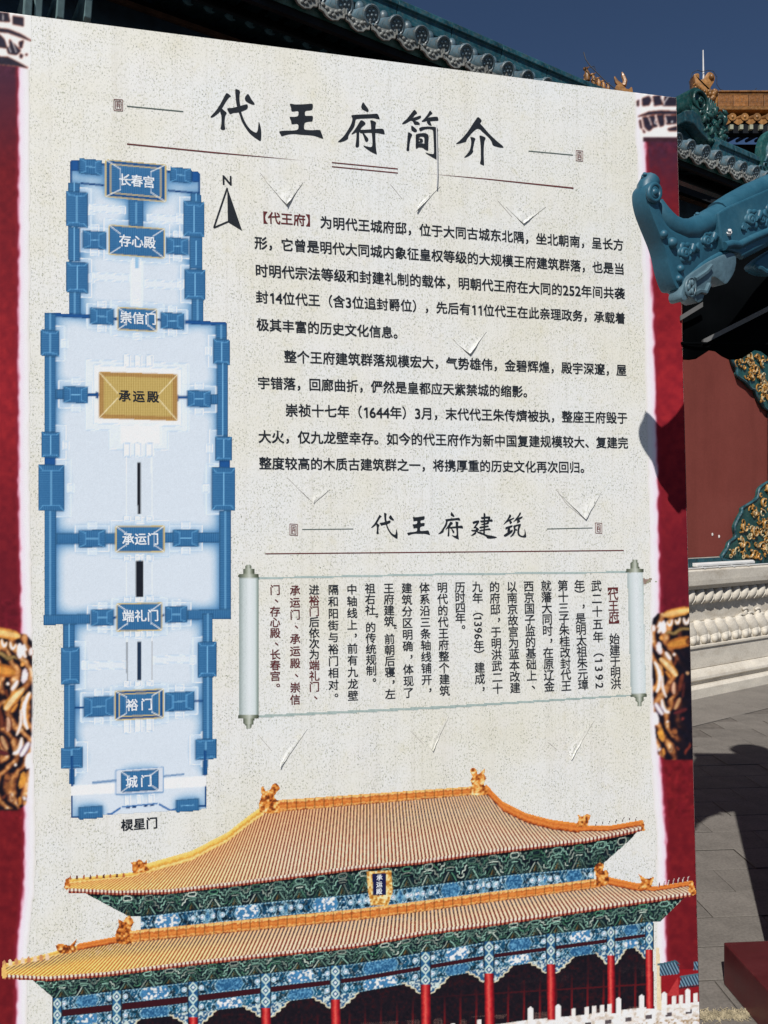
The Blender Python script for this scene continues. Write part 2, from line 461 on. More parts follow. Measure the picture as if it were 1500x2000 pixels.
# ---- eave: tile line through the photo's row of round tile ends
NE = 0.25
te, ZE = Wpx(1350, 287, NE)
ta, _ = Wpx(1336.5, 287, NE); tb, _ = Wpx(1363.5, 287, NE)
PITCH = tb - ta
SLOPE = R(24)
up_dir = Vector((0, math.cos(SLOPE), math.sin(SLOPE)))       # local: y is away from the viewer
LEN = 0.62
mb = MB()
r_t = PITCH * 0.30
ax = [Vector((0, 0, 0)) + up_dir * k for k in (0, LEN)]
mb.tube([(0, 0, 0), tuple(up_dir * 0.012)], r_t * 1.12, 20)               # end disc with raised rim and rosette
mb.tube([tuple(up_dir * 0.013), tuple(up_dir * LEN)], r_t * 0.97, 14)
side = Vector((1, 0, 0)); upv = side.cross(up_dir)
ringp = [side * math.cos(a) * r_t * 0.93 + upv * math.sin(a) * r_t * 0.93 for a in np.linspace(0, 2 * math.pi, 20, endpoint=False)]
mb.tube([tuple(p) for p in ringp], r_t * 0.17, 6, closed=True)
for k in range(6):
    a = k * math.pi / 3 + .3
    p = side * math.cos(a) * r_t * 0.5 + upv * math.sin(a) * r_t * 0.5
    mb.ball(tuple(p), (r_t * .22, r_t * .12, r_t * .22), 8, 5)
mb.ball((0, 0, 0), (r_t * .2, r_t * .16, r_t * .2), 8, 5)
kn = up_dir * 0.17 + upv * -0.0
knp = Vector((0, 0.19 * math.cos(SLOPE), 0.19 * math.sin(SLOPE))) + Vector((0, -math.sin(SLOPE), math.cos(SLOPE))) * (r_t * 1.1)
mb.ball(tuple(knp), (0.030, 0.030, 0.038), 10, 6)
bt = mb.build('barrel_tile', M_TEAL, wall, world=False, smooth=45)
mb = MB()                                               # drip tile: pointed scalloped tongue hung between the barrels
pts = []
wv = PITCH * 0.5
for x, z in ((-1.05, 0.0), (-1.08, -.36), (-.92, -.44), (-.88, -.70), (-.60, -.76), (-.42, -.98), (0, -1.12), (.42, -.98), (.60, -.76), (.88, -.70), (.92, -.44), (1.08, -.36), (1.05, 0), (.5, -.22), (0, -.3), (-.5, -.22)):
    pts.append(Vector((x * wv, 0.0, z * wv * 0.98)))
mb.prism(pts, (0, 0.014, 0.004))
mb.tube([tuple(p + Vector((0, -0.003, 0))) for p in pts[:13]], 0.006, 5)
for x, z in ((0, -.55), (-.35, -.45), (.35, -.45), (-.62, -.3), (.62, -.3), (.15, -.75), (-.15, -.75)):
    mb.ball((x * wv, -0.003, z * wv), (0.014, 0.008, 0.012), 6, 4)
sl = [(-1, 0), (-.5, -.22), (0, -.3), (.5, -.22), (1, 0)]
for i in range(4):
    a, b_ = Vector((sl[i][0] * wv, 0, sl[i][1] * wv)), Vector((sl[i + 1][0] * wv, 0, sl[i + 1][1] * wv))
    mb.add([a, b_, b_ + up_dir * LEN, a + up_dir * LEN], [(0, 1, 2, 3)])
M_DRIP = glaze('weathered_drip_tile_glaze', (0.17, 0.18, 0.17), 0.95, 0.5)
dt = mb.build('drip_tile', M_DRIP, wall, world=False, smooth=45)
i0 = int((te - (-4.9)) / PITCH); fi = True
for i in range(-i0, 12):
    t = te + i * PITCH
    j = lambda s: random.uniform(-s, s)
    if fi: bt.location = (t, -NE, ZE); dt.location = (t - PITCH / 2, -NE + 0.012, ZE - 0.012); fi = False
    else:
        copy_at(bt, (t + j(.004), -NE + j(.006), ZE + j(.004)), (j(.02), j(.02), j(.03)))
        copy_at(dt, (t - PITCH / 2 + j(.004), -NE + 0.012 + j(.006), ZE - 0.012 + j(.004)), (j(.03), j(.02), j(.03)))
# roof slope beneath the tiles, eave board and soffit
mb = MB()
mb.sweep([(NE - 0.03, ZE - 0.05), (NE - 0.9, ZE - 0.05 + 0.87 * math.tan(SLOPE)), (NE - 0.9, ZE - 0.12 + 0.87 * math.tan(SLOPE)), (NE - 0.05, ZE - 0.10)], T0, T1, W)
mb.build('roof_slope', M_TEALD, wall)
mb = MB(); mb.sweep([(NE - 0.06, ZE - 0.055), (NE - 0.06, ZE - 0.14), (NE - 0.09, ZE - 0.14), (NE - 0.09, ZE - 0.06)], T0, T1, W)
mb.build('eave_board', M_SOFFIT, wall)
# ridge: stacked courses running parallel to the eave, in segments with pale joints
NR = NE - 0.50
tr, ZR = Wpx(1150, 167, NR)
t_end, _ = Wpx(1346, 255, NR)
seg = MB()
prof = [(0.10, -0.19), (0.10, -0.155), (0.075, -0.15), (0.075, -0.085), (0.095, -0.08), (0.095, -0.045), (0.07, -0.04)] + [(0.07 * math.cos(a), -0.04 + 0.045 * math.sin(a)) for a in np.linspace(0.3, math.pi - .3, 7)] + [(-0.07, -0.04), (-0.1, -0.19)]
SEG = 0.46
seg.sweep([(n, z) for n, z in prof], 0, SEG - 0.006, lambda t, n, z: Vector((t, -n, z)))
rs = seg.build('ridge_block', M_TEALB, wall, world=False, bevel=0.004)
k = 0
tt = t_end - SEG
while tt > -5.2:
    if k == 0: rs.location = (tt, -NR, ZR)
    else: copy_at(rs, (tt, -NR, ZR + random.uniform(-.002, .002)))
    tt -= SEG; k += 1
mb = MB(); mb.sweep([(NR + 0.06, ZR - 0.16), (NR + 0.06, ZR - 0.06), (NR - 0.06, ZR - 0.06), (NR - 0.06, ZR - 0.16)], -5.2, t_end, W); mb.build('ridge_mortar', M_GROUT, wall)
# lower ridge right of the dragon
t_l0, z_l0 = Wpx(1388, 270, NE - 0.34); t_l1, z_l1 = Wpx(1476, 302, NE - 0.34)
for q in range(3):
    a = t_l0 + (t_l1 - t_l0) * q / 3
    c = copy_at(rs, (a, -(NE - 0.34), z_l0)); c.scale = ((t_l1 - t_l0) / 3 / SEG * 0.985, 1, 1.15)
# rafters: round ones carry the eave, square flying ones above
t_a, z_r = Wpx(528, 51, -0.25); t_b, _ = Wpx(565, 65, -0.25)
RP = abs(t_b - t_a)
mb = MB(); mb.tube([(0, 0, 0), (0, 0.9, 0.30)], 0.052, 16)
rf = mb.build('round_rafter', M_RAFT, wall, world=False, smooth=45)
mb = MB(); mb.tube([(0, -0.004, -0.0013), (0, 0.0, 0)], 0.049, 16)
re_ = mb.build('rafter_end', M_RAFTE, rf, world=False)
mb = MB(); mb.box((-0.036, 0, -0.036), (0.036, 0.6, 0.036), Matrix.Rotation(R(14), 4, 'X'))
ff = mb.build('flying_rafter', M_RAFT, wall, world=False)
mb = MB(); mb.box((-0.034, -0.004, -0.034), (0.034, 0, 0.034), Matrix.Rotation(R(14), 4, 'X')); fe = mb.build('rafter_end', M_RAFTE, ff, world=False)
t_f, z_f = Wpx(713, 72, NE - 0.16)
fi = True
for i in range(-26, 30):
    t = t_a + i * RP
    if t < -6 or t > 2.6: continue
    if fi: rf.location = (t, 0.25, z_r); ff.location = (t + RP * .4, -(NE - 0.16), z_f); fi = False
    else:
        c = copy_at(rf, (t, 0.25, z_r)); copy_at(re_, (0, 0, 0), parent=c)
        c = copy_at(ff, (t + RP * .4, -(NE - 0.16), z_f)); copy_at(fe, (0, 0, 0), parent=c)
mb = MB()
mb.sweep([(NE - 0.2, ZE - 0.15), (NE - 0.2, ZE - 0.165), (-0.55, z_r + 0.36), (-0.55, z_r + 0.42)], T0, T1, W)
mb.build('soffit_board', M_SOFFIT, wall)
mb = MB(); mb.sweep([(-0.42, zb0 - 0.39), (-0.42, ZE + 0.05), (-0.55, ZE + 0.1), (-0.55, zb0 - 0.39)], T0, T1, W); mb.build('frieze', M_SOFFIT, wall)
_, zb1 = Wpx(330, 62, -0.36)
mb = MB(); mb.sweep([(-0.36, zb0 - .03), (-0.36, zb0 - 0.30), (-0.55, zb0 - 0.30), (-0.55, zb0 - .03)], T0, T1, W); mb.build('painted_beam', M_BEAMB, wall)
mb = MB(); mb.sweep([(-0.34, zb0), (-0.34, zb0 - 0.028), (-0.55, zb0 - 0.028), (-0.55, zb0)], T0, T1, W); mb.build('beam_edge', M_BROWN, wall)
# bracket arms under the beam at the far left
M_PALEB = simple('pale_teal_bracket_paint', (0.16, 0.26, 0.27), 0.6, 0.3, 20)
mb = MB()
for px in (48, 68, 112, 166):
    t, z = Wpx(px, 20, 0.05)
    P = [W(t, -0.3, z + 0.14), W(t, 0.0, z + 0.14), W(t, 0.06, z + 0.06), W(t, 0.03, z - 0.02), W(t, -0.06, z - 0.07), W(t, -0.3, z - 0.09)]
    mb.prism(P, DW * 0.035)
mb.build('bracket_arm', M_PALEB, wall, bevel=0.004)

# ---- ridge dragon: scroll tail, fan fin and a scaly head, one thing on the wall ridge
tdr, zdr = Wpx(1376, 296, NE - 0.42)
pd = W(tdr, NE - 0.42, zdr)
dragon = empty('ridge_dragon', tuple(pd), (DW, -NW, Vector((0, 0, 1))), 'dark green glazed dragon with a rolled tail on the teal roof ridge', 'ornament')
def wp(px, py, n=NE - 0.42):
    t, z = Wpx(px, py, n); return W(t, n, z)
mb = MB()
c = wp(1352, 207) + NW * .06; sc_ = (wp(1379, 196) - wp(1361, 196)).length
rb = [c + DW * (math.cos(a) * sc_) + Vector((0, 0, 1)) * (math.sin(a) * sc_ * .95) for a in np.linspace(0, 2 * math.pi, 28, endpoint=False)]
mb.prism(rb, NW * -.17)
for k in range(1): pass
spir = []
for k in range(44):
    u = k / 43; th = -1.9 + u * 11.5; r_ = sc_ * (1.0 - 0.88 * u)
    spir.append(c + DW * (math.cos(th) * r_) + Vector((0, 0, 1)) * (math.sin(th) * r_ * .95) + NW * (0.008 + .02 * u))
mb.tube(spir, [0.016 - 0.006 * k / 43 for k in range(44)], 8)
mb.ball(tuple(c + NW * .02), (.022, .022, .022), 8, 6)
neck = [wp(1349, 205), wp(1347, 222), wp(1352, 242), wp(1362, 262), wp(1378, 285), wp(1388, 300)]
mb.tube(neck, [0.075, 0.085, 0.09, 0.10, 0.11, 0.09], 14)
mb.build('rolled_tail', M_TEALD, dragon, smooth=45)
mb = MB()
for k in range(7):
    u = k / 6
    mb.tube([wp(1378 + 12 * u, 236), wp(1374 + 20 * u, 212), wp(1374 + 24 * u, 190 + 5 * abs(u - .4) * 4)], [0.02, 0.018, 0.007], 6)
mb.build('tail_fin', M_TEALD, dragon, smooth=60)
mb = MB(); rr = random.Random(4)
mb.ball(tuple(wp(1378, 252)), (.115, .10, .15), 14, 10)
for k in range(75):
    px = rr.uniform(1354, 1400); py = rr.uniform(222, 290)
    if (px - 1352) < (py - 222) * .25 - 5: continue
    p = wp(px, py) + NW * rr.uniform(0.05, 0.10); r_ = rr.uniform(0.010, 0.030); a = rr.uniform(0, 3.1)
    q1 = DW * (math.cos(a) * r_ * 1.6) + Vector((0, 0, math.sin(a) * r_ * 1.6))
    mb.tube([p - q1, p - q1 * .3 + NW * r_ * .5, p + q1 * .4 + NW * r_ * .4, p + q1], [r_ * .4, r_ * .9, r_ * .8, r_ * .25], 7)
for a in range(5):
    p0 = wp(1360 + 9 * a, 262) + NW * .09
    mb.tube([p0 + DW * (0.05 * math.cos(q * .9)) + Vector((0, 0, 0.05 * math.sin(q * .9))) for q in range(6)], 0.012, 6)
mb.tube([wp(1392, 226) + NW * .06, wp(1398, 236) + NW * .08, wp(1399, 250) + NW * .09], [.02, .014, .008], 6)
mb.build('dragon_head', M_TEALD, dragon, smooth=60)
mb = MB()
mb.prism([wp(1318, 226), wp(1334, 224), wp(1350, 238), wp(1358, 258), wp(1366, 284), wp(1350, 268), wp(1336, 250), wp(1320, 246)], NW * 0.10)
mb.build('lower_jaw', M_TEALB, dragon, bevel=0.01)
# second ornament: curled wave crest at the right
pw_ = wp(1478, 345, NE - 0.30)
crest = empty('ridge_wave_crest', tuple(pw_), (DW, -NW, Vector((0, 0, 1))), 'green glazed wave crest ornament at the lower end of the teal roof ridge', 'ornament')
def wq(px, py): return wp(px, py, NE - 0.30)
mb = MB()
cp = [(1474, 330), (1473, 306), (1475, 286), (1482, 268), (1494, 258), (1510, 256), (1524, 268), (1512, 274), (1506, 286), (1512, 300), (1524, 316), (1526, 345), (1490, 345), (1468, 346), (1460, 342)]
mb.prism([wq(*p) for p in smooth_loop(cp, 3)], NW * 0.07)
mb.build('crest_body', M_TEALD, crest, bevel=0.012, smooth=50)
mb = MB()
for k in range(5):
    path = []
    for u in np.linspace(0, 1, 9):
        path.append(wq(1478 + 6.5 * k + 14 * u + 2.2 * math.sin(u * 9), 322 - 12 * (k % 2) - 56 * u + 6 * k * u) + NW * 0.075)
    mb.tube(path, [0.013 - 0.007 * i / 8 for i in range(9)], 6)
for px, py in ((1470, 336), (1480, 330), (1490, 338), (1496, 326), (1502, 336)):
    q = wq(px, py) + NW * 0.075
    mb.tube([q + DW * (0.03 * math.cos(a)) + Vector((0, 0, 0.03 * math.sin(a))) for a in np.linspace(0, 4.5, 8)], 0.010, 6)
mb.build('crest_ribs', M_TEALB, crest, smooth=60)

# slim white light bar lying on the stone fascia
tl0, zl = Wpx(1357, 1113, -0.11); tl1, _ = Wpx(1470, 1103, -0.11)
M_WHITE = simple('white_painted_metal', (0.72, 0.72, 0.70), 0.4, 0.08)
bar = empty('light_bar', tuple(W(tl0, -0.11, 1.101)), (DW, -NW, Vector((0, 0, 1))), 'slim white light bar on small brackets along the stone ledge below the red wall', 'light')
mb = MB(); mb.sweep([(-0.135, 1.118), (-0.085, 1.118), (-0.085, 1.138), (-0.105, 1.15), (-0.135, 1.15)], tl0, tl1, W); mb.build('bar_housing', M_WHITE, bar, bevel=0.004)
b1 = None
for q in range(4):
    t = tl0 + (tl1 - tl0) * (q + 0.3) / 4
    m_ = MB(); m_.sweep([(-0.13, 1.102), (-0.06, 1.102), (-0.06, 1.108), (-0.09, 1.112), (-0.09, 1.117), (-0.13, 1.117)], t, t + 0.025, W); m_.build('bracket', M_WHITE, bar)
m_ = MB(); m_.tube([W(tl0 - 0.6, -0.07, 1.108), W(tl0 + 0.1, -0.066, 1.110), W(tl0 + 0.35, -0.072, 1.108), W(tl1 + .5, -0.066, 1.109)], 0.006, 6)
m_.build('cable', M_WHITE, bar)

# ================================================================== HALL with amber roof, far behind
HD = 15.0
def H(px, py, d=HD): return at(px, py, d)
hall = empty('palace_hall', tuple(Vector((8.0, HD + 3, 0))), None, 'amber glazed hall roof with a ridge dragon rising behind the screen wall', 'building')
M_HWALL = simple('dark_red_hall_timber', (0.08, 0.02, 0.015), 0.7)
M_AMBP = glaze('amber_ridge_panel_glaze', (0.21, 0.082, 0.016), 0.35, 0.25)
mb = MB()
zr0, zr1 = H(1450, 214, HD + 2).z, H(1450, 191, HD + 2).z
y_r = HD + 2
xl = H(1398, 200, y_r).x; xr = xl + 9.0
pw = 0.335
pan = MB(); pan.box((0, -0.03, 0), (pw - 0.012, 0.03, zr1 - zr0 - 0.02))
p0 = pan.build('ridge_panel', M_AMBP, hall, world=False, bevel=0.008)
HB = Vector((8.0, HD + 3, 0))
for i in range(8):
    loc = (xl + i * pw - HB.x, y_r - 0.1 - HB.y, zr0 + 0.01)
    if i == 0: p0.location = loc
    else: copy_at(p0, loc)
mb = MB()
mb.box((xl, y_r - 0.12, zr1 + 0.0), (xr, y_r + 0.2, zr1 + 0.05)); mb.box((xl, y_r - 0.15, zr1 + 0.052), (xr, y_r + 0.22, zr1 + 0.085))
mb.box((xl - .3, y_r - 0.15, zr0 - 0.06), (xr, y_r + 0.2, zr0 - 0.002)); mb.box((xl, y_r - 0.19, zr0 - 0.10), (xr, y_r + 0.2, zr0 - 0.062))
mb.build('ridge_moulding', M_AMBER, hall, bevel=0.01)
mb = MB(); mb.box((xl, y_r - 0.095, zr0 - .001), (xr, y_r + 0.2, zr1 - .002)); mb.build('ridge_core', M_GROUT, hall)
# eave: barrel and drip tiles
ye = HD; ze = H(1450, 229, ye).z
dxp = 24 * ye / FOC
mb = MB(); mb.tube([(0, 0, 0), (0, 1.9, 0.62)], dxp * 0.27, 10); mb.tube([(0, -0.02, 0), (0, 0, 0)], dxp * 0.31, 12)
mb.ball((0, -0.02, 0), (dxp * .14, .02, dxp * .14), 8, 5)
hb = mb.build('barrel_tile', M_AMBER, hall, world=False, smooth=45)
mb = MB()
w2 = dxp * .5
mb.prism([Vector((x * w2, 0, z * w2)) for x, z in ((-1, 0.1), (-.95, -.3), (-.7, -.62), (-.3, -.85), (0, -.98), (.3, -.85), (.7, -.62), (.95, -.3), (1, 0.1), (0, -.12))], (0, 0.03, 0.01))
mb.add([(-w2, 0, .1 * w2), (0, 0, -.12 * w2), (w2, 0, .1 * w2), (w2, 1.9, .62 + .1 * w2), (0, 1.9, .62 - .12 * w2), (-w2, 1.9, .62 + .1 * w2)], [(0, 1, 4, 5), (1, 2, 3, 4)])
hd = mb.build('drip_tile', M_AMBER, hall, world=False)
x0 = H(1190, 229, ye).x
for i in range(17):
    loc = (x0 + i * dxp - HB.x, ye - HB.y, ze)
    if i == 0: hb.location = loc; hd.location = (loc[0] + dxp / 2, loc[1], loc[2] - .03)
    else: copy_at(hb, loc, (0, random.uniform(-.03, .03), random.uniform(-.02, .02))); copy_at(hd, (loc[0] + dxp / 2, loc[1], loc[2] - .03))
mb = MB(); mb.add([(x0 - .2, ye + .05, ze - .12), (xr, ye + .05, ze - .12), (xr, y_r + .3, zr0 - .02), (x0 - .2, y_r + .3, zr0 - .02)], [(0, 1, 2, 3)])
mb.build('roof_slope', M_AMBER, hall)
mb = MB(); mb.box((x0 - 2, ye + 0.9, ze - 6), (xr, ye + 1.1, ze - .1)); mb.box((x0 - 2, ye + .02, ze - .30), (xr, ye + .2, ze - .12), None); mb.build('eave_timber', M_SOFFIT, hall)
M_PALE = simple('pale_rafter_end', (0.30, 0.30, 0.21), 0.6)
M_BLUEE = simple('blue_rafter_end', (0.03, 0.045, 0.12), 0.6)
mb = MB(); mb.box((-.033, -.03, -.045), (.033, .3, .045)); sq = mb.build('flying_rafter', M_PALE, hall, world=False)
mb = MB(); mb.tube([(0, -.01, 0), (0, .4, .1)], .034, 10); rd = mb.build('round_rafter', M_BLUEE, hall, world=False)
zs = H(1450, 250, ye).z; zd = H(1450, 266, ye + .3).z
for i in range(14):
    x = H(1331 + 19.2 * i, 250, ye).x - HB.x
    if i == 0: sq.location = (x, ye - HB.y - 0.02, zs); rd.location = (x + .06, ye + .3 - HB.y, zd)
    else: copy_at(sq, (x, ye - HB.y - 0.02, zs)); copy_at(rd, (x + .06, ye + .3 - HB.y, zd))
mb = MB(); mb.box((x0 - 2, ye + 1.3, 0), (xr, ye + 6, ze - 0.5)); mb.build('hall_wall', M_HWALL, hall)
# ridge dragon head with lightning rod
dg = empty('ridge_beast', tuple(H(1384, 200, y_r)), None, 'amber glazed ridge-end dragon with a thin lightning rod above the hall roof', 'ornament')
mb = MB()
op = [(1398, 214), (1378, 214), (1362, 208), (1354, 192), (1353, 178), (1358, 164), (1356, 150), (1356, 144), (1366, 143), (1367, 154), (1374, 153), (1379, 146), (1384, 140), (1392, 142), (1397, 150), (1395, 160), (1388, 172), (1392, 180), (1398, 184), (1403, 186), (1402, 200)]
Pn = [H(x, y, y_r - .12) for x, y in smooth_loop(op, 3)]
mb.prism(Pn, (0, 0.30, 0)); mb.build('beast_body', M_AMBER, dg, bevel=0.03, smooth=50)
mb = MB(); rr = random.Random(9)
for k in range(26):
    px = rr.uniform(1370, 1399); py = rr.uniform(178, 212)
    r_ = rr.uniform(.03, .07); mb.ball(tuple(H(px, py, y_r - .14)), (r_, r_, r_ * 1.1), 8, 5)
for k in range(5):
    mb.tube([H(1358 + 5 * k + 3 * math.cos(a), 168 + 4 * k - 4 * math.sin(a), y_r - .13) for a in np.linspace(0, 3, 6)], .018, 5)
mb.ball(tuple(H(1390, 150, y_r - .13)), (.06, .05, .07), 8, 6)
mb.build('beast_face', M_AMBER, dg, smooth=60)
M_STEEL = simple('pale_steel', (0.6, 0.6, 0.6), 0.35, 0.1)
M_WIRE = simple('dark_wire', (0.03, 0.03, 0.035), 0.6)
mb = MB(); mb.tube([H(1374, 156, y_r), H(1373.2, 98, y_r)], [.022, .012], 6); mb.build('lightning_rod', M_STEEL, dg)
mb = MB()
mb.tube([H(x, y, y_r - .05) for x, y in ((1348, 190), (1347, 160), (1352, 142), (1362, 137), (1372, 140), (1382, 137), (1393, 139), (1400, 150), (1400, 165), (1406, 174), (1416, 178), (1440, 177.5), (1470, 176.5), (1500, 179), (1540, 180))], .007, 5)
for x in (1412, 1462, 1506): mb.tube([H(x, 178, y_r - .05), H(x, 188, y_r - .05)], .009, 5)
mb.tube([H(1467, 183, y_r - .05), H(1478, 172, y_r - .05)], .007, 5)
mb.build('conductor_wire', M_WIRE, dg)
# hip ridge with figures, a corner of another roof seen just over the board
HBD = 12.0
hip = empty('roof_corner', tuple(at(1190, 190, HBD)), None, 'amber hip ridge with a row of small glazed figures peeping over the board top', 'roof')
def hp(px, py, d=HBD): return at(px, py, d)
mb = MB()
mb.prism([hp(1140, 150), hp(1148, 162), hp(1185, 172), hp(1235, 184), hp(1300, 200), hp(1300, 240), hp(1140, 200)], (0, 0.35, 0))
mb.build('hip_ridge', M_AMBER, hip, bevel=0.02)
def figure(px, py, h, name='roof_figure'):
    s = h / FOC * HBD
    b = hp(px, py, HBD + .15); m_ = MB()
    m_.tube([b, b + Vector((0.0, 0, s * .35)), b + Vector((-.03 * s, 0, s * .62)), b + Vector((-.1 * s, 0, s * .75))], [s * .2, s * .24, s * .15, s * .10], 8)
    m_.ball(tuple(b + Vector((-.14 * s, 0, s * .84))), (s * .17, s * .13, s * .14), 8, 6)
    m_.tube([b + Vector((.02 * s, 0, s * .9)), b + Vector((.14 * s, 0, s * 1.02))], [s * .06, s * .02], 5)
    m_.tube([b + Vector((-.24 * s, 0, s * .3)), b + Vector((-.1 * s, 0, s * .55))], [s * .05, s * .07], 5)
    m_.build(name, M_AMBER, hip, smooth=60)
for px, py, h in ((1147, 158, 28), (1160, 166, 24), (1170, 170, 20), (1179, 174, 18), (1188, 177, 16)): figure(px, py, h)
mb = MB()
mb.prism([hp(x, y, HBD) for x, y in smooth_loop([(1200, 186), (1202, 170), (1208, 164), (1216, 166), (1222, 172), (1228, 174), (1234, 170), (1234, 186)], 3)], (0, .25, 0))
mb.tube([hp(1212, 168, HBD + .1), hp(1204, 160, HBD + .1), hp(1200, 150, HBD + .1)], [.04, .03, .012], 6)
mb.tube([hp(1218, 168, HBD + .1), hp(1221, 158, HBD + .1), hp(1217, 148, HBD + .1), hp(1215, 141, HBD + .1)], [.04, .035, .03, .01], 6)
mb.build('horned_beast', M_AMBER, hip, smooth=50)
mb = MB(); mb.tube([hp(x, y, HBD) for x, y in ((1140, 102), (1144, 116), (1152, 128), (1166, 142), (1184, 160), (1202, 174))], .008, 5)
mb.tube([hp(x, y, HBD) for x, y in ((1152, 132), (1160, 129), (1163, 136))], .006, 5)
mb.build('conductor_wire', M_WIRE, hip)
# a plain block under that roof corner, hidden behind the board
mb = MB(); mb.box((hp(1140, 200).x, HBD + .02, 0), (hp(1296, 200).x, HBD + .33, hp(1200, 215).z)); mb.build('corner_wall', M_HWALL, hip)

# ================================================================== INFORMATION BOARD
BU = Vector((4.674, 1.0, -0.012)).normalized()                 # along the board, to the right
P_R = Vector((590 / FOC * 2.2, 2.2, EYE))                       # a point on its right edge at eye height
BN = BU.cross(Vector((0, 0, 1))).normalized()                  # towards the viewer
BV = (Vector((0, 0, 1)) - BU * 0.0235)
BV = (BV - BN * BV.dot(BN))
B0 = on_plane(660, 2093, P_R, BN); B0.z = 0.0
bM = Matrix(((BU.x, BN.x * -1, 0), (BU.y, BN.y * -1, 0), (BU.z, 0, 1)))
BUh = Vector((BU.x, BU.y, 0)).normalized()
board = empty('information_board', tuple(B0), (BUh, -BN, Vector((0, 0, 1))),
              'tall printed board with a blue site plan, Chinese text and a painted palace hall', 'sign')
BI = INV['information_board']
_n = np.array(BN); _p = np.array(P_R)
_I = np.array(BI)
def BP(x, y, w=0.0):
    """photo coordinates -> points in the board's own frame, w metres proud of its face"""
    x = np.asarray(x, float); y = np.asarray(y, float)
    d = np.stack([(x - 750) / FOC, np.ones_like(x), (1000 - y) / FOC], -1)
    o = np.array((0, 0, EYE))
    k = ((_p - o) @ _n) / (d @ _n)
    p = o + d * k[..., None]
    q = p @ _I[:3, :3].T + _I[:3, 3]
    q[..., 1] -= w
    return q
def BL(x, y, w=0.0): return Vector(BP(np.array([x]), np.array([y]), w)[0])
cTL = BL(-150, 3.5); cTR = BL(1320.5, 191)
_r0, _r1 = BL(1320.5, 191), BL(1366.5, 2000)
lean = (_r1.x - _r0.x) / (_r1.z - _r0.z)
def edge_x(x_top, z_top, z): return x_top + lean * (z - z_top)
ZB = 0.05
top_slope = (cTR.z - cTL.z) / (cTR.x - cTL.x)
XL = cTL.x - 0.0
corners = [(edge_x(cTL.x, cTL.z, ZB), ZB), (edge_x(cTR.x, cTR.z, ZB), ZB), (cTR.x, cTR.z), (cTL.x, cTL.z)]
# print materials
def print_mat(name):
    t = NT(name)
    a = t.n('ShaderNodeAttribute', attribute_name='ink')
    wv = t.noise(420, 2, 0.6)
    t.base(t.mix(0.16, a.outputs['Color'], t.ramp(wv, [(0.3, (0.45, 0.45, 0.45)), (0.62, (1, 1, 1))]), 'MULTIPLY'))
    t.rough(0.7); t.spec(0.08); t.bump(t.noise(7, 2), 0.05, 0.02)
    return t.m
M_PRINT = print_mat('printed_picture')
t = NT('speckled_cream_print')
spk = t.noise(250, 2.0, 0.5, stretch=(1.0, 1, 0.85))
mk = t.ramp(spk, [(0.60, (0, 0, 0)), (0.68, (0.85, 0.85, 0.85))])
dens = t.ramp(t.noise(16, 3, 0.6), [(0.34, (0.3, 0.3, 0.3)), (0.6, (1, 1, 1))])
spk2 = t.noise(190, 3, 0.6, stretch=(1.25, 1, 0.8)); mk2 = t.mix(1.0, t.ramp(spk2, [(0.52, (0, 0, 0)), (0.66, (0.9, 0.9, 0.9))]), dens, 'MULTIPLY')
warm = t.noise(2.6, 4, 0.62); warm2 = t.noise(9, 4, 0.65)
basec = t.ramp(warm, [(0.30, (0.775, 0.795, 0.795)), (0.46, (0.79, 0.79, 0.76)), (0.58, (0.78, 0.765, 0.69)), (0.75, (0.725, 0.70, 0.585))])
basec = t.mix(t.ramp(warm2, [(0.5, (0, 0, 0)), (0.78, (0.5, 0.5, 0.5))]), basec, (0.80, 0.775, 0.755))
stn = t.ramp(t.noise(26, 3, 0.6), [(0.58, (0, 0, 0)), (0.78, (0.36, 0.36, 0.36))])
basec = t.mix(stn, basec, (0.64, 0.59, 0.38))
c = t.mix(mk2, basec, (0.44, 0.45, 0.34))
c = t.mix(t.mix(1.0, mk, dens, 'MULTIPLY'), c, (0.15, 0.165, 0.15))
stk = t.noise(1.0, 4, 0.7, stretch=(70, 1, 0.5))
c = t.mix(0.28, c, t.ramp(stk, [(0.36, (0.80, 0.78, 0.75)), (0.5, (1, 1, 1))]), 'MULTIPLY')
t.base(c); t.rough(0.6); t.spec(0.3)
bmpv = t.noise(9, 3); t.bump(bmpv, 0.06, 0.02)
M_CREAM = t.m
M_BACK = simple('grey_board_back', (0.25, 0.25, 0.26), 0.6)
M_FRAMEE = simple('dark_red_wrapped_edge', (0.10, 0.02, 0.025), 0.6)
mb = MB()
mb.add([(corners[i][0], 0.0, corners[i][1]) for i in range(4)], [(0, 1, 2, 3)])
mb.build('printed_sheet', M_CREAM, board, world=False)
mb = MB(); mb.prism([(corners[i][0], 0.0015, corners[i][1]) for i in range(4)], (0, 0.045, 0)); mb.build('backing_panel', M_BACK, board, world=False)
mb = MB()
for x in (corners[0][0] + 0.3, corners[1][0] - 0.35):
    mb.box((x - .03, 0.048, 0.0), (x + .03, 0.108, 2.2))
    mb.tube([(x, 0.1, 1.6), (x, 0.9, 0.0)], 0.022, 8)
legs = mb.build('support_frame', M_STEEL, board, world=False)
mb = MB(); mb.box((corners[0][0] + .05, 0.002, 0.0), (corners[1][0] - .05, 0.046, ZB - .001)); mb.build('bottom_rail', M_FRAMEE, board, world=False)
# thin wrapped edge of the print on the right side
mb = MB()
mb.add([(corners[1][0] + .0005, -0.0005, ZB), (corners[2][0] + .0005, -0.0005, corners[2][1]), (corners[2][0] + .0015, 0.046, corners[2][1]), (corners[1][0] + .0045, 0.046, ZB)], [(0, 1, 2, 3)])
mb.build('wrapped_edge', M_FRAMEE, board, world=False)

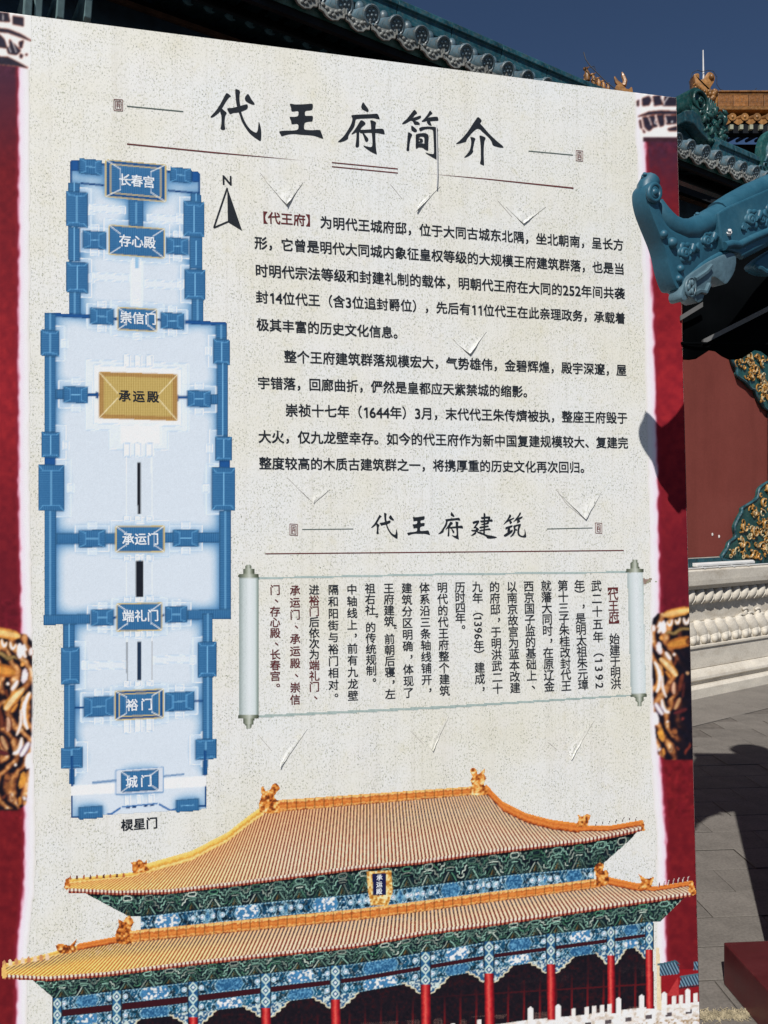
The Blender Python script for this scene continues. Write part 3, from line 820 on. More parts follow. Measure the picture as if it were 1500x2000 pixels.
class Canvas:
    """a small painter in photo coordinates; its result becomes ink on a fine mesh lying on the board"""
    def __init__(s, x0, y0, x1, y1, ss=1.0):
        s.x0, s.y0, s.ss = x0, y0, ss
        s.W = int(round((x1 - x0) / ss)); s.H = int(round((y1 - y0) / ss)); s.W -= s.W % 2; s.H -= s.H % 2
        s.img = np.zeros((s.H, s.W, 3)); s.a = np.zeros((s.H, s.W))
        s.X, s.Y = np.meshgrid(x0 + (np.arange(s.W) + .5) * ss, y0 + (np.arange(s.H) + .5) * ss)
    def sl(s, pts):
        p = np.asarray(pts, float)
        i0 = max(0, int((p[:, 0].min() - s.x0) / s.ss) - 1); i1 = min(s.W, int((p[:, 0].max() - s.x0) / s.ss) + 2)
        j0 = max(0, int((p[:, 1].min() - s.y0) / s.ss) - 1); j1 = min(s.H, int((p[:, 1].max() - s.y0) / s.ss) + 2)
        return (slice(j0, max(j1, j0)), slice(i0, max(i1, i0)))
    def mask(s, pts):
        q = s.sl(pts); X, Y = s.X[q], s.Y[q]; m = np.zeros(X.shape, bool)
        n = len(pts)
        for i in range(n):
            xa, ya = pts[i]; xb, yb = pts[(i + 1) % n]
            if ya == yb: continue
            c_ = ((ya > Y) != (yb > Y)) & (X < (xb - xa) * (Y - ya) / (yb - ya) + xa)
            m ^= c_
        return q, m
    def put(s, q, m, c, a=None):
        """c: colour (sRGB 0-255) or array"""
        v = s.img[q]; c = np.asarray(c, float)
        if c.ndim == 1: v[m] = c
        else: v[m] = c[m]
        if a is None: s.a[q][m] = 1
    def poly(s, pts, c):
        q, m = s.mask(pts); 
        if m.size: s.put(q, m, c)
    def fn(s, pts, f):
        q, m = s.mask(pts)
        if m.size: s.put(q, m, f(s.X[q], s.Y[q]))
    def line(s, pts, w, c):
        for (xa, ya), (xb, yb) in zip(pts[:-1], pts[1:]):
            L = math.hypot(xb - xa, yb - ya) or 1; nx, ny = -(yb - ya) / L * w / 2, (xb - xa) / L * w / 2
            s.poly([(xa + nx, ya + ny), (xb + nx, yb + ny), (xb - nx, yb - ny), (xa - nx, ya - ny)], c)
    def build(s, name, w, parent, keep=None, zmin=None):
        img = lin(np.clip(s.img, 0, 255)) * 1.06
        a = s.a
        img = img.reshape(s.H // 2, 2, s.W // 2, 2, 3); aw = a.reshape(s.H // 2, 2, s.W // 2, 2)
        aa = aw.sum((1, 3)); col = (img * aw[..., None]).sum((1, 3)) / np.maximum(aa, 1e-6)[..., None]
        on = aa >= 2
        X = s.X.reshape(s.H // 2, 2, s.W // 2, 2).mean((1, 3)); Y = s.Y.reshape(s.H // 2, 2, s.W // 2, 2).mean((1, 3))
        h, wd = X.shape
        co = BP(X, Y, w)
        if zmin is not None: on &= co[..., 2] > zmin
        xr_ = cTR.x + lean * (co[..., 2] - cTR.z); xl_ = cTL.x + lean * (co[..., 2] - cTL.z)
        tolr = 0.0042
        on &= (co[..., 0] <= xr_ + tolr) & (co[..., 0] >= xl_ - tolr)
        co[..., 0] = np.clip(co[..., 0], xl_ + .0003, xr_ - .0003)
        zt = cTL.z + top_slope * (co[..., 0] - cTL.x)
        on &= co[..., 2] <= zt + tolr
        co[..., 2] = np.minimum(co[..., 2], zt - .0003)
        idx = np.arange(h * wd).reshape(h, wd)
        qd = np.stack([idx[1:, :-1], idx[1:, 1:], idx[:-1, 1:], idx[:-1, :-1]], -1)
        ok = on[1:, :-1] & on[1:, 1:] & on[:-1, 1:] & on[:-1, :-1]
        qd = qd[ok].reshape(-1, 4)
        used = np.unique(qd); rm = np.full(h * wd, -1); rm[used] = np.arange(len(used))
        qd = rm[qd]; V = co.reshape(-1, 3)[used]; C4 = np.ones((len(used), 4), np.float32); C4[:, :3] = np.clip(col.reshape(-1, 3)[used], 0.002, 0.86)
        me = bpy.data.meshes.new(name)
        me.vertices.add(len(V)); me.vertices.foreach_set('co', V.astype(np.float32).ravel())
        me.loops.add(qd.size); me.loops.foreach_set('vertex_index', qd.astype(np.int32).ravel())
        me.polygons.add(len(qd)); me.polygons.foreach_set('loop_start', np.arange(0, qd.size, 4, dtype=np.int32))
        at_ = me.color_attributes.new('ink', 'FLOAT_COLOR', 'POINT'); at_.data.foreach_set('color', C4.ravel())
        me.update(calc_edges=True)
        return link_mesh(name, me, M_PRINT, parent)
CREAM = np.array([222, 219, 211.])
def lerp(a, b, t): return np.asarray(a, float) + (np.asarray(b, float) - np.asarray(a, float)) * np.asarray(t)[..., None]
def stops(v, st):
    xs = [p for p, _ in st]; cs = np.array([c for _, c in st], float)
    return np.stack([np.interp(v, xs, cs[:, k]) for k in range(3)], -1)

# ---------------------------------------------------------------- printed pillars
def pillar(name, x0, x1, right):
    cv = Canvas(x0, -10, x1, 2330, 1.0)
    X, Y = cv.X, cv.Y
    if right:
        e0 = np.interp(Y, [150, 280, 600, 900, 1150, 1190, 1480, 1520, 1640, 1800, 2000, 2300], [1257, 1262, 1277, 1285, 1290, 1290, 1291, 1294, 1303, 1302, 1305, 1312])
        s_ = (X - e0) + 2.5 * (vnoise(X, Y, 18, 3, 2) - .5) + 3.5 * (vnoise(X, Y * .3, 4, 5) - .5)
        gw = 21.0
    else:
        e0 = np.interp(Y, [0, 140, 300, 700, 1000, 1240, 1570, 1640, 1720, 1850, 2300], [34, 34, 35, 34, 35, 40, 44, 46, 45, 31, 26])
        s_ = (e0 - X) + 2.5 * (vnoise(X, Y, 18, 8, 2) - .5) + 3.5 * (vnoise(X, Y * .3, 4, 9) - .5)
        gw = 24.0
    red = stops(vnoise(X, Y, 11, 12, 3) + .07 * np.sin(Y * 1.3) , [(0.15, (116, 26, 36)), (0.5, (130, 30, 39)), (0.85, (146, 36, 42))])
    mid = np.clip(1 - abs(Y - 760) / 420, 0, 1)
    red = red * (.86 + .26 * mid)[..., None]
    red = lerp(red, (92, 24, 42), np.clip((Y - 880) / 300, 0, 1) * np.clip((1300 - Y) / 60, 0, .5) + (0 if right else .15) * np.clip((700 - Y) / 300, 0, 1))
    if right: top = np.clip((430 - Y) / 180, 0, 1) * np.clip(.35 + vnoise(X, Y, 10, 31, 3), 0, 1)
    else: top = np.clip((330 - Y) / 180, 0, 1) * .75
    red = lerp(red, (62, 40, 62), np.clip(top, 0, 1))
    glow = stops(np.clip(s_ / gw + 1, 0, 1), [(0, CREAM), (.3, (236, 232, 238)), (.78, (238, 218, 230)), (.92, (206, 126, 150)), (1, (132, 34, 50))])
    k = np.clip(s_ / 6, 0, 1)
    cv.img[:] = lerp(glow, red, k)
    cv.a[:] = (s_ > -gw)
    ofs = 0 if right else 1
    # carved gilt bands in the print: marbled strokes of gold, white and black
    def band(ya, yb, pal, sc, ed, seed, slope):
        yy = Y - (X - (1310 if right else 30)) * slope
        m = (yy > ya) & (yy < yb) & (s_ > ed + 6 * (vnoise(X, Y, 9, seed + 2, 2) - .5))
        wx = X + 16 * (vnoise(X, Y, 26, seed, 2) - .5); wy = Y + 34 * (vnoise(X, Y, 30, seed + 1, 2) - .5)
        v = np.abs(np.sin(wx / sc + 2.6 * np.sin(wy / (sc * 2.6)))) * .8 + .3 * (vnoise(X, Y, 8, seed + 4, 2) - .5)
        c_ = stops(v, pal)
        cv.img[m] = c_[m]; cv.a[m] = 1
    def stripe(ya, yb, c_, slope, ed=-12):
        yy = Y - (X - (1310 if right else 30)) * slope
        m = (yy > ya) & (yy < yb) & (s_ > ed)
        n_ = vnoise(X, Y, 6, abs(int(ya)), 2)
        cv.img[m] = (np.asarray(c_, float) * (0.55 + .8 * n_)[..., None])[m]; cv.a[m] = 1
    G_, W_, B_, T_ = (206, 138, 62), (240, 232, 232), (104, 52, 38), (190, 146, 104)
    def R_(p): return (1260 + p[0] / 6.06, 1170 + p[1] / 6.06) if right else ((308 - (p[0] - 85) * .9) / 4.878, 1210 + (150 + (p[1] - 180) * .97) / 4.878)
    k_ = 1 / 6.06 if right else 1 / 5.2
    def stroke(pts, wd, c_, core=None):
        sp = []
        q_ = [np.array(R_(p_)) for p_ in pts]
        for a_, b_ in zip(q_[:-1], q_[1:]):
            for u_ in np.linspace(0, 1, 6)[:-1]: sp.append(a_ + (b_ - a_) * u_)
        sp.append(q_[-1]); n_ = len(sp)
        sm = [sum(sp[max(0, i_ - 3):i_ + 4]) / len(sp[max(0, i_ - 3):i_ + 4]) for i_ in range(n_)]
        for lay, (ww, cc) in enumerate(((wd * 1.15, c_), (wd * .62, core or c_))):
            for i_ in range(n_ - 1):
                f_ = .35 + .75 * math.sin(math.pi * (i_ + .6) / n_)
                a_, b_ = sm[i_], sm[i_ + 1]; b_ = b_ + (b_ - a_) * .6
                cv.line([tuple(a_), tuple(b_)], max(1.1, ww * k_ * f_), cc)
    xo = 620 if right else 760
    cv.poly([R_(p_) for p_ in ((88, 240), (150, 170), (330, 150), (xo, 90), (xo, 1905), (240, 1900), (150, 1840), (120, 1560), (90, 1100), (85, 720))], (40, 26, 30))
    bz = (Y > 1195) & (Y < (1485 if right else 1580)) & (cv.img.sum(-1) < 110) & (cv.img.sum(-1) > 90)
    wx = X + 14 * (vnoise(X, Y, 22, 501, 2) - .5); wy = Y + 30 * (vnoise(X, Y, 30, 502, 2) - .5)
    mv = np.abs(np.sin(wx / 8.5 + 2.4 * np.sin(wy / 24.0))) * .75 + .5 * (vnoise(X, Y, 9, 503, 3) - .35)
    if right: mv = mv * np.clip((1356 - X) / 46, .25, 1)
    mc = stops(mv, [(.15, (20, 19, 30)), (.42, (30, 22, 30)), (.58, (92, 50, 38)), (.74, (166, 104, 58)), (.9, (222, 168, 110)), (1.0, (240, 226, 212))])
    cv.img[bz] = mc[bz]
    for p_, w_, c_, o_ in (([(160, 205), (330, 165), (xo, 110)], 70, G_, (236, 190, 120)), ([(250, 240), (270, 310), (310, 320), (322, 215)], 34, G_, W_), ([(350, 220), (368, 295), (402, 285), (412, 195)], 34, G_, W_), ([(455, 195), (458, 270), (500, 310), (540, 180)], 36, T_, W_),
        ([(130, 340), (170, 310), (188, 245), (175, 390), (140, 400)], 42, T_, W_), ([(215, 225), (222, 330), (212, 430)], 40, W_, W_), ([(95, 250), (100, 420)], 40, (214, 180, 160), W_), ([(230, 440), (280, 370), (330, 425), (370, 385), (450, 335), (xo, 380)], 30, (110, 92, 52), (150, 120, 76)),
        ([(90, 590), (230, 570)], 105, (226, 212, 216), W_), ([(215, 560), (380, 525), (xo, 470)], 88, (170, 100, 46), G_), ([(140, 470), (230, 455)], 40, G_, (226, 160, 90)), ([(420, 520), (xo, 480)], 60, (70, 40, 34), (110, 60, 36)),
        ([(228, 605), (262, 665), (318, 738)], 42, T_, W_), ([(338, 615), (348, 690)], 34, T_, W_), ([(350, 690), (368, 750), (325, 805)], 22, B_, B_), ([(88, 715), (145, 790), (182, 900), (172, 1030), (118, 1130)], 56, G_, W_), ([(140, 680), (240, 750), (330, 855), (388, 935)], 62, G_, (232, 200, 150)),
        ([(160, 740), (205, 860)], 26, G_, T_), ([(225, 830), (280, 900), (315, 950)], 36, B_, G_), ([(215, 870), (198, 1000), (215, 1090), (265, 1190)], 30, T_, W_), ([(352, 950), (328, 1050), (352, 1150)], 52, B_, (206, 164, 134)), ([(462, 850), (420, 960), (400, 1130)], 40, (80, 36, 32), B_), ([(455, 850), (540, 900)], 28, T_, T_),
        ([(470, 940), (450, 1080), (440, 1200)], 26, (56, 28, 34), (76, 36, 36)), ([(200, 1150), (198, 1260), (240, 1345), (310, 1335)], 46, T_, W_), ([(425, 1140), (390, 1230), (335, 1330)], 52, B_, T_), ([(105, 1200), (150, 1290), (230, 1395)], 48, (130, 110, 130), W_), ([(98, 1310), (140, 1400), (128, 1520)], 40, W_, W_), ([(245, 1485), (278, 1425)], 28, T_, W_), ([(415, 1455), (470, 1385)], 30, (80, 30, 34), (120, 50, 46)),
        ([(300, 1360), (420, 1330), (520, 1290)], 34, (70, 30, 36), (96, 40, 42)), ([(110, 1620), (255, 1590)], 120, G_, (226, 156, 66)), ([(255, 1590), (420, 1560)], 70, (80, 44, 36), (140, 84, 50)), ([(265, 1760), (290, 1815), (322, 1800), (315, 1700)], 24, B_, T_), ([(365, 1715), (388, 1795), (415, 1755)], 22, (90, 40, 34), B_), ([(515, 1680), (545, 1745), (470, 1790), (480, 1860)], 24, (90, 36, 34), (120, 50, 40)), ([(215, 1710), (218, 1890)], 42, B_, G_), ([(140, 1760), (190, 1800)], 40, (150, 140, 150), W_)):
        stroke(p_, w_ * 1.2, c_, o_)
    Zt = (lambda p_: (1200 + p_[0] / 4.444, 150 + p_[1] / 4.444)) if right else (lambda p_: (p_[0] / 3.75, p_[1] / 3.75))
    if right:
        q = (Y < 275 + (X - 1320) * .02) & (X > 1248 + 4 * vnoise(X, Y, 9, 4, 2)); cv.img[q] = (240, 233, 230); cv.a[q] = 1
        dk = ([(240, 190), (300, 168), (322, 200), (300, 245), (245, 252)], [(336, 170), (400, 160), (415, 240), (345, 252)], [(440, 165), (545, 180), (545, 252), (420, 252)], [(205, 345), (300, 305), (400, 295), (545, 300), (545, 325), (400, 322), (300, 328)], [(246, 352), (285, 350), (335, 440), (300, 472), (262, 440)], [(300, 345), (345, 338), (372, 430), (340, 438)], [(368, 335), (428, 330), (430, 420), (395, 432)], [(442, 340), (545, 335), (545, 405), (452, 412)], [(462, 452), (545, 430), (545, 468), (472, 468)], [(195, 215), (212, 200), (210, 255), (198, 255)], [(215, 380), (228, 375), (240, 450), (225, 445)], [(245, 455), (270, 480), (255, 488)])
        lt = ([(400, 175), (432, 225), (470, 170)], [(430, 222), (430, 250)], [(320, 180), (338, 240)], [(300, 355), (320, 420)], [(360, 360), (350, 400), (390, 425)], [(440, 345), (455, 400)])
        q = (Y > 268 + np.abs(X - 1290) * .0) & (Y < 277) & (X > 1256); cv.img[q] = (62, 36, 46)
    else:
        q = (Y < 112 + X * .42) & (X < 63 - 4 * vnoise(X, Y, 9, 4, 2)); cv.img[q] = (240, 233, 230); cv.a[q] = 1
        dk = ([(-400, 60), (60, 95), (72, 160), (-400, 130)], [(95, 118), (172, 130), (172, 192), (95, 176)], [(-400, 170), (60, 215), (150, 250), (235, 302), (150, 272), (60, 240), (-400, 190)], [(-400, 230), (0, 258), (32, 290), (52, 352), (-400, 300)], [(70, 288), (112, 330), (152, 372), (122, 402), (62, 392), (50, 352), (72, 340)], [(140, 308), (172, 298), (160, 352), (145, 352)], [(150, 395), (168, 405), (158, 428), (144, 418)], [(188, 392), (202, 400), (192, 410)], [(-400, 390), (60, 420), (130, 455), (205, 498), (130, 484), (-400, 430)])
        lt = ([(20, 100), (24, 150)], [(90, 300), (120, 385)], [(60, 330), (80, 385)])
    for P in dk:
        P = [Zt(p_) for p_ in P]; cv.line(P + [P[0]], 3.0, (150, 92, 76))
    for P in dk: cv.poly([Zt(p_) for p_ in P], (44, 40, 54))
    for P in lt: cv.line([Zt(p_) for p_ in P], 1.8, (238, 228, 224))
    if right: cv.poly([(1311, 236), (1314, 236), (1314, 240), (1311, 240)], (244, 240, 240))
    zone = ((Y > 1170) & (Y < 1600)) | (Y < 150 + 150 * right)
    b_ = boxblur(np.concatenate([cv.img * cv.a[..., None], cv.a[..., None]], -1), 1)
    zn = zone & (cv.a > 0)
    tex = (.80 + .4 * vnoise(X, Y, 7, 401, 3))[..., None]
    cv.img = np.where(zn[..., None], b_[..., :3] / np.maximum(b_[..., 3:], 1e-6) * np.where((cv.img.mean(-1, keepdims=True) > 200), 1.0, tex), cv.img)
    for r_ in (1,):
        b_ = boxblur(np.concatenate([cv.img * cv.a[..., None], cv.a[..., None]], -1), r_)
        cv.img = np.where(cv.a[..., None] > 0, b_[..., :3] / np.maximum(b_[..., 3:], 1e-6), cv.img)
    cv.build(name, 0.00025, board, zmin=ZB)
pillar('pillar_print', 1222, 1380, True)
pillar('pillar_print', -170, 84, False)

# ---------------------------------------------------------------- printed site plan
VPX, VPY = 7770.0, 1018.0
cv = Canvas(66, 300, 468, 1606, 1.0)
X, Y = cv.X, cv.Y
SEAM = np.interp(Y, [300, 600, 1600], [268, 269, 272])
def yline(xc, yc, x): return yc + (VPY - yc) / (VPX - xc) * (np.asarray(x) - xc)
def quad(xc, yc, w, h, dx=0, dy=0):
    o = []
    for sx, sy in ((-.5, -.5), (.5, -.5), (.5, .5), (-.5, .5)):
        x = xc + sx * w + dx; o.append((x, float(yline(xc, yc, x)) + sy * h + dy))
    return o
def qpoly(*a): cv.poly(quad(*a[:4]), a[4])
# courts
courts = [[(140, 318), (392, 338), (388, 632), (141, 612)], [(96, 616), (436, 634), (444, 1206), (96, 1216)], [(132, 1212), (410, 1202), (408, 1500), (134, 1510)], [(140, 1500), (403, 1496), (403, 1580), (140, 1596)]]
for p in courts: cv.poly(p, (214, 226, 238))
bl = []      # blue halls: xc, yc, w, h, ridge ('h' across, 'v' along), gold border
def hall_(xc, yc, w, h, k='h', gold=0): bl.append((xc, yc, w, h, k, gold))
for a in ((146, 323, 16, 22), (382, 345, 15, 22), (139.5, 336, 4, 46), (389, 357, 4, 40), (180, 360, 46, 4), (359, 375, 62, 4), (203, 321, 8, 5), (328, 335, 8, 5)): hall_(*a, 'n')
for a in ((145, 366, 23, 18, 'v'), (150, 409, 44, 70, 'v'), (145, 477, 24, 66, 'v'), (151, 542, 44, 61, 'v'), (146, 593, 24, 44, 'v'),
          (383, 387, 21, 18, 'v'), (379, 428, 42, 70, 'v'), (383, 494, 26, 63, 'v'), (381, 556, 41, 60, 'v'), (386, 607, 23, 44, 'v'),
          (266, 416, 29, 54, 'v'), (177, 326, 45, 31), (353, 342, 42, 30), (185, 469, 47, 36), (347, 481, 45, 34), (224, 623, 10, 5, 'n'), (312, 625, 10, 5, 'n'),
          (131, 616, 88, 8, 'n'), (402, 631, 82, 8, 'n'), (199, 618, 48, 33), (337, 627, 47, 33),
          (98, 629, 23, 34, 'v'), (98, 670, 37, 52, 'v'), (432, 648, 22, 28, 'v'), (433, 687, 33, 50, 'v'),
          (98, 770, 23, 148, 'v'), (99, 869, 37, 51, 'v'), (98, 901, 23, 15, 'n'), (98, 1102, 24, 224, 'v'), (100, 953, 52, 91, 'v'),
          (435, 781, 23, 141, 'v'), (437, 876, 34, 48, 'v'), (439, 907, 21, 14, 'n'), (440, 1102, 23, 208, 'v'), (437, 955, 47, 85, 'v'),
          (117, 770, 16, 20), (183, 771, 24, 6, 'n'), (419, 780, 14, 20), (356, 776, 24, 6, 'n'), (190, 772, 5, 13, 'n'), (347, 777, 5, 13, 'n'), (148, 771, 49, 33), (389, 779, 47, 33),
          (168, 1052, 117, 22), (375, 1050, 110, 20), (180, 1052, 54, 35), (363, 1051, 52, 34),
          (130, 1210, 92, 20), (409, 1200, 86, 20), (200, 1206, 46, 33), (344, 1200, 44, 33), (225, 1206, 8, 5, 'n'), (318, 1202, 6, 5, 'n'),
          (135, 1242, 23, 46, 'v'), (137.5, 1300, 38, 73, 'v'), (135.5, 1400, 23, 126, 'v'), (140, 1480, 44, 42, 'v'), (140.5, 1517, 11, 30, 'v'), (140.5, 1506, 5, 60, 'n'),
          (406, 1226, 21, 56, 'v'), (405, 1288, 37, 70, 'v'), (406, 1383, 21, 122, 'v'), (402, 1463, 42, 41, 'v'), (401, 1499, 11, 29, 'v'), (400.5, 1490, 5, 50, 'n'),
          (155, 1382, 18, 4, 'n'), (388, 1369, 18, 4, 'n'), (193, 1380, 60, 40), (351, 1370, 58, 38),
          (140.5, 1575, 4, 42, 'n'), (402, 1556, 4, 42, 'n'), (146, 1596, 16, 4, 'n'), (396, 1574, 16, 4, 'n'), (177.5, 1587, 48, 25), (366, 1573, 46, 25),
          (265, 353, 117, 72, 'h', 2), (267, 472, 108, 57, 'h', 1), (268, 624, 76, 43, 'h', 1), (273.5, 1052.7, 94, 50, 'h', 1), (272, 1205, 88, 53, 'h', 1), (272, 1376, 94, 56, 'h', 2), (273, 1525, 74, 41, 'h', 0)):
    hall_(*a)
# blue haze of the print round the halls: blur of their footprint
foot = Canvas(66, 300, 468, 1606, 1.0)
for xc, yc, w, h, k, g in bl: foot.poly(quad(xc, yc, w, h), (255, 255, 255))
g1 = boxblur(boxblur(foot.img[..., 0] / 255, 16), 16); g2 = boxblur(boxblur(foot.img[..., 0] / 255, 5), 5)
tint = np.clip(g1 * 1.3 + g2 * .55 - .12, 0, 1)
inside = cv.a > 0
c_ = stops(tint, [(0, (210, 220, 230)), (.2, (184, 205, 223)), (.55, (128, 168, 202)), (1, (78, 130, 178))])
cv.img[inside] = c_[inside]
# terraces: pale fills with fine outlines
def terrace(pts, fill=None, lc=(176, 200, 224), w=1.4):
    p = [(x, float(yline(271, y, x))) for x, y in pts]
    if fill is not None:
        q, m = cv.mask(p); m &= cv.a[q] > 0
        if m.size: v = cv.img[q]; v[m] = v[m] * .45 + np.array(fill) * .55
    keep_ = cv.a.copy(), cv.img.copy()
    cv.line(p + [p[0]], w + 1.6, lc); cv.line(p + [p[0]], w, (232, 240, 248))
    q_ = keep_[0] > 0
    cv.img = np.where(q_[..., None], cv.img, keep_[1]); cv.a = keep_[0]
def rect(x0, y0, x1, y1): return [(x0, y0), (x1, y0), (x1, y1), (x0, y1)]
for xc, yc, w, h in ((185, 469, 56, 48), (347, 481, 54, 46), (199, 618, 58, 46), (337, 627, 58, 46), (148, 771, 66, 52), (389, 779, 66, 52), (180, 1052, 66, 50), (363, 1051, 64, 50), (200, 1206, 58, 46), (344, 1200, 58, 46), (193, 1380, 70, 56), (351, 1370, 70, 54),
                     (267, 472, 128, 78), (268, 624, 104, 66), (273.5, 1053, 114, 72), (272, 1205, 108, 72), (272, 1376, 112, 76), (99, 869, 60, 76), (437, 876, 56, 72), (100, 953, 76, 110), (437, 955, 70, 100), (137, 1300, 58, 92), (405, 1288, 58, 90), (150, 409, 56, 84), (379, 428, 56, 84), (151, 542, 56, 74), (381, 556, 56, 74), (98, 670, 56, 66), (433, 687, 52, 64), (140, 1480, 62, 58), (402, 1463, 62, 58)):
    yc_ = yc - (VPY - yc) / (VPX - xc) * (xc - 271)
    terrace(rect(xc - w / 2, yc_ - h / 2, xc + w / 2, yc_ + h / 2), (214, 226, 238))
    for s_ in (-1, 1):
        if w > h: terrace(rect(xc - 8, yc_ + s_ * h / 2 - 6, xc + 8, yc_ + s_ * h / 2 + 6), (228, 234, 242))
        else: terrace(rect(xc + s_ * w / 2 - 6, yc_ - 8, xc + s_ * w / 2 + 6, yc_ + 8), (228, 234, 242))
terrace([(168, 707), (368, 707), (368, 840), (328, 840), (328, 878), (300, 878), (300, 890), (244, 890), (244, 878), (214, 878), (214, 842), (168, 842)], (230, 236, 242))
terrace(rect(184, 716, 356, 830), (238, 240, 244)); terrace(rect(236, 828, 314, 868), (240, 238, 240), (216, 222, 232))
for y0_, y1_ in ((694, 716), (866, 892), (1008, 1018), (1085, 1096), (1165, 1175), (1232, 1244), (1330, 1340), (1402, 1430)):
    for dx in (-22, 0, 22): terrace(rect(271 + dx - 6, y0_, 271 + dx + 6, y1_), (240, 240, 244), (150, 184, 214))
for x in (247, 296):
    for y0_, y1_ in ((892, 1010), (1096, 1166), (1244, 1332)): cv.line([(x + (y0_ - 892) * .003, y0_), (x + (y1_ - 892) * .003, y1_)], 1.2, (238, 242, 246))
for xa, xb, yc in ((175, 245, 413), (288, 358, 424), (180, 252, 545), (282, 356, 553), (172, 246, 1297), (298, 372, 1290)):
    terrace(rect(xa, yc - 7, xb, yc + 7), (226, 232, 242))
terrace(rect(256, 510, 278, 598), (236, 236, 242), (206, 218, 232))
cv.line([(268, 500), (268, 524)], 7, (150, 190, 220))
# city wall at the foot
cv.poly([(138, 1534), (228, 1530), (228, 1549), (138, 1554)], (232, 236, 242)); cv.poly([(318, 1520), (404, 1515), (404, 1536), (318, 1541)], (232, 236, 242))
cv.poly([(226, 1504), (319, 1498), (319, 1547), (226, 1552)], (208, 216, 226)); cv.line([(226, 1552), (226, 1504), (319, 1498), (319, 1547)], 1.6, (120, 160, 200)); cv.line([(180, 1529), (228, 1524), ], 5, (120, 150, 185)); cv.line([(318, 1516), (360, 1512)], 4, (120, 150, 185)); cv.line([(226, 1552), (319, 1547)], 3, (112, 150, 190))
for dx in (-23, 0, 23): terrace(rect(273 + dx - 5, 1553, 273 + dx + 5, 1572), (236, 238, 244), (150, 184, 214))
cv.line([(209, 1590), (217, 1590), (235, 1578), (310, 1570), (333, 1583), (344, 1580)], 4, (44, 104, 166))
cv.line([(236, 1578), (310, 1570)], 8, (206, 220, 234)); cv.line([(238, 1576), (308, 1569)], 3, (70, 120, 176))
for x in (250, 262, 285, 297): cv.line([(x - 4, 1579 - (x - 236) * .1), (x + 4, 1578.4 - (x - 236) * .1)], 3.5, (20, 60, 110))
# halls
for xc, yc, w, h, k, g in bl:
    q = quad(xc, yc, w, h)
    def roof(Xa, Ya, xc=xc, yc=yc, w=w, h=h, k=k):
        u = (Xa - xc) / w; v = (Ya - yline(xc, yc, Xa)) / h
        st = .5 + .5 * np.sin((Xa if (k == 'h') else Ya) * 2 * math.pi / 4.4)
        hipped = min(w, h) > 26
        if hipped:
            if k == 'h': side = np.abs(u) * w > (w / 2 - h / 2 * .55) + .0 * u; 
            else: side = np.abs(v) * h > (h / 2 - w / 2 * .42)
            st = np.where(side, .5 + .5 * np.sin((Ya if k == 'h' else Xa) * 2 * math.pi / 4.4), st)
        sh = .5 + .5 * (v if k == 'h' else u)
        base = lerp((42, 94, 142), (72, 128, 172), np.clip(st * .75 + (0.5 - sh) * .5, 0, 1))
        if k == 'n': base = np.broadcast_to(np.array((30, 84, 146.)), Xa.shape + (3,)).copy()
        edge = np.clip(np.minimum(.5 - np.abs(u), 10) * w, 0, 3) / 3 * np.clip(np.minimum(.5 - np.abs(v), 10) * h, 0, 3) / 3
        return base * (.78 + .22 * edge)[..., None]
    cv.fn(q, roof)
    lc = (122, 182, 222)
    if k == 'h' and min(w, h) > 15:
        p = lambda sx, sy: (xc + sx * w, float(yline(xc, yc, xc + sx * w)) + sy * h)
        if g == 0 and h < 41 and w < 62:
            r_ = max(0, .5 - h / w * .42)
            cv.line([p(-r_, 0), p(r_, 0)], 1.5, lc)
            if h > 26:
                for sx in (-1, 1):
                    cv.line([p(sx * r_, -.34), p(sx * r_, .34)], 1.2, (96, 160, 208))
                    for sy in (-1, 1): cv.line([p(sx * .5, sy * .5), p(sx * r_, sy * .30)], 1.0, (104, 168, 212))
    if k == 'v' and w > 15:
        p = lambda sx, sy: (xc + sx * w, float(yline(xc, yc, xc + sx * w)) + sy * h)
        r_ = .5 if w < 26 else .38
        cv.line([p(0, -r_), p(0, r_)], 1.5, lc)
        if w > 30:
            for sy in (-1, 1):
                cv.line([p(-.34, sy * r_), p(.34, sy * r_)], 1.2, (96, 160, 208))
                for sx in (-1, 1): cv.line([p(sx * .5, sy * .5), p(sx * .3, sy * r_)], 1.0, (104, 168, 212))
    if k == 'h' and (g or (w > 70 and h > 40)):
        p = lambda sx, sy: (xc + sx * w, float(yline(xc, yc, xc + sx * w)) + sy * h)
        gc = (206, 184, 120)
        i = .0
        if g:
            cv.line([p(-.5, -.5), p(.5, -.5), p(.5, .5), p(-.5, .5), p(-.5, -.5)], 2.2, gc)
        if g == 2:
            cv.line([p(-.46, -.44), p(.46, -.44), p(.46, .44), p(-.46, .44), p(-.46, -.44)], 3.0, (24, 72, 128))
            cv.line([p(-.42, -.39), p(.42, -.39), p(.42, .39), p(-.42, .39), p(-.42, -.39)], 2.0, gc)
        r_ = .5 - .5 * h / w * .8
        for sx in (-1, 1):
            for sy in (-1, 1): cv.line([p(sx * .5, sy * .5), p(sx * r_, sy * (.22 if g != 2 else .28))], 1.5, (232, 238, 240))
            if g == 2 or h < 54: cv.line([p(sx * r_, -.3), p(sx * r_, .3)], 1.3, (206, 222, 234))
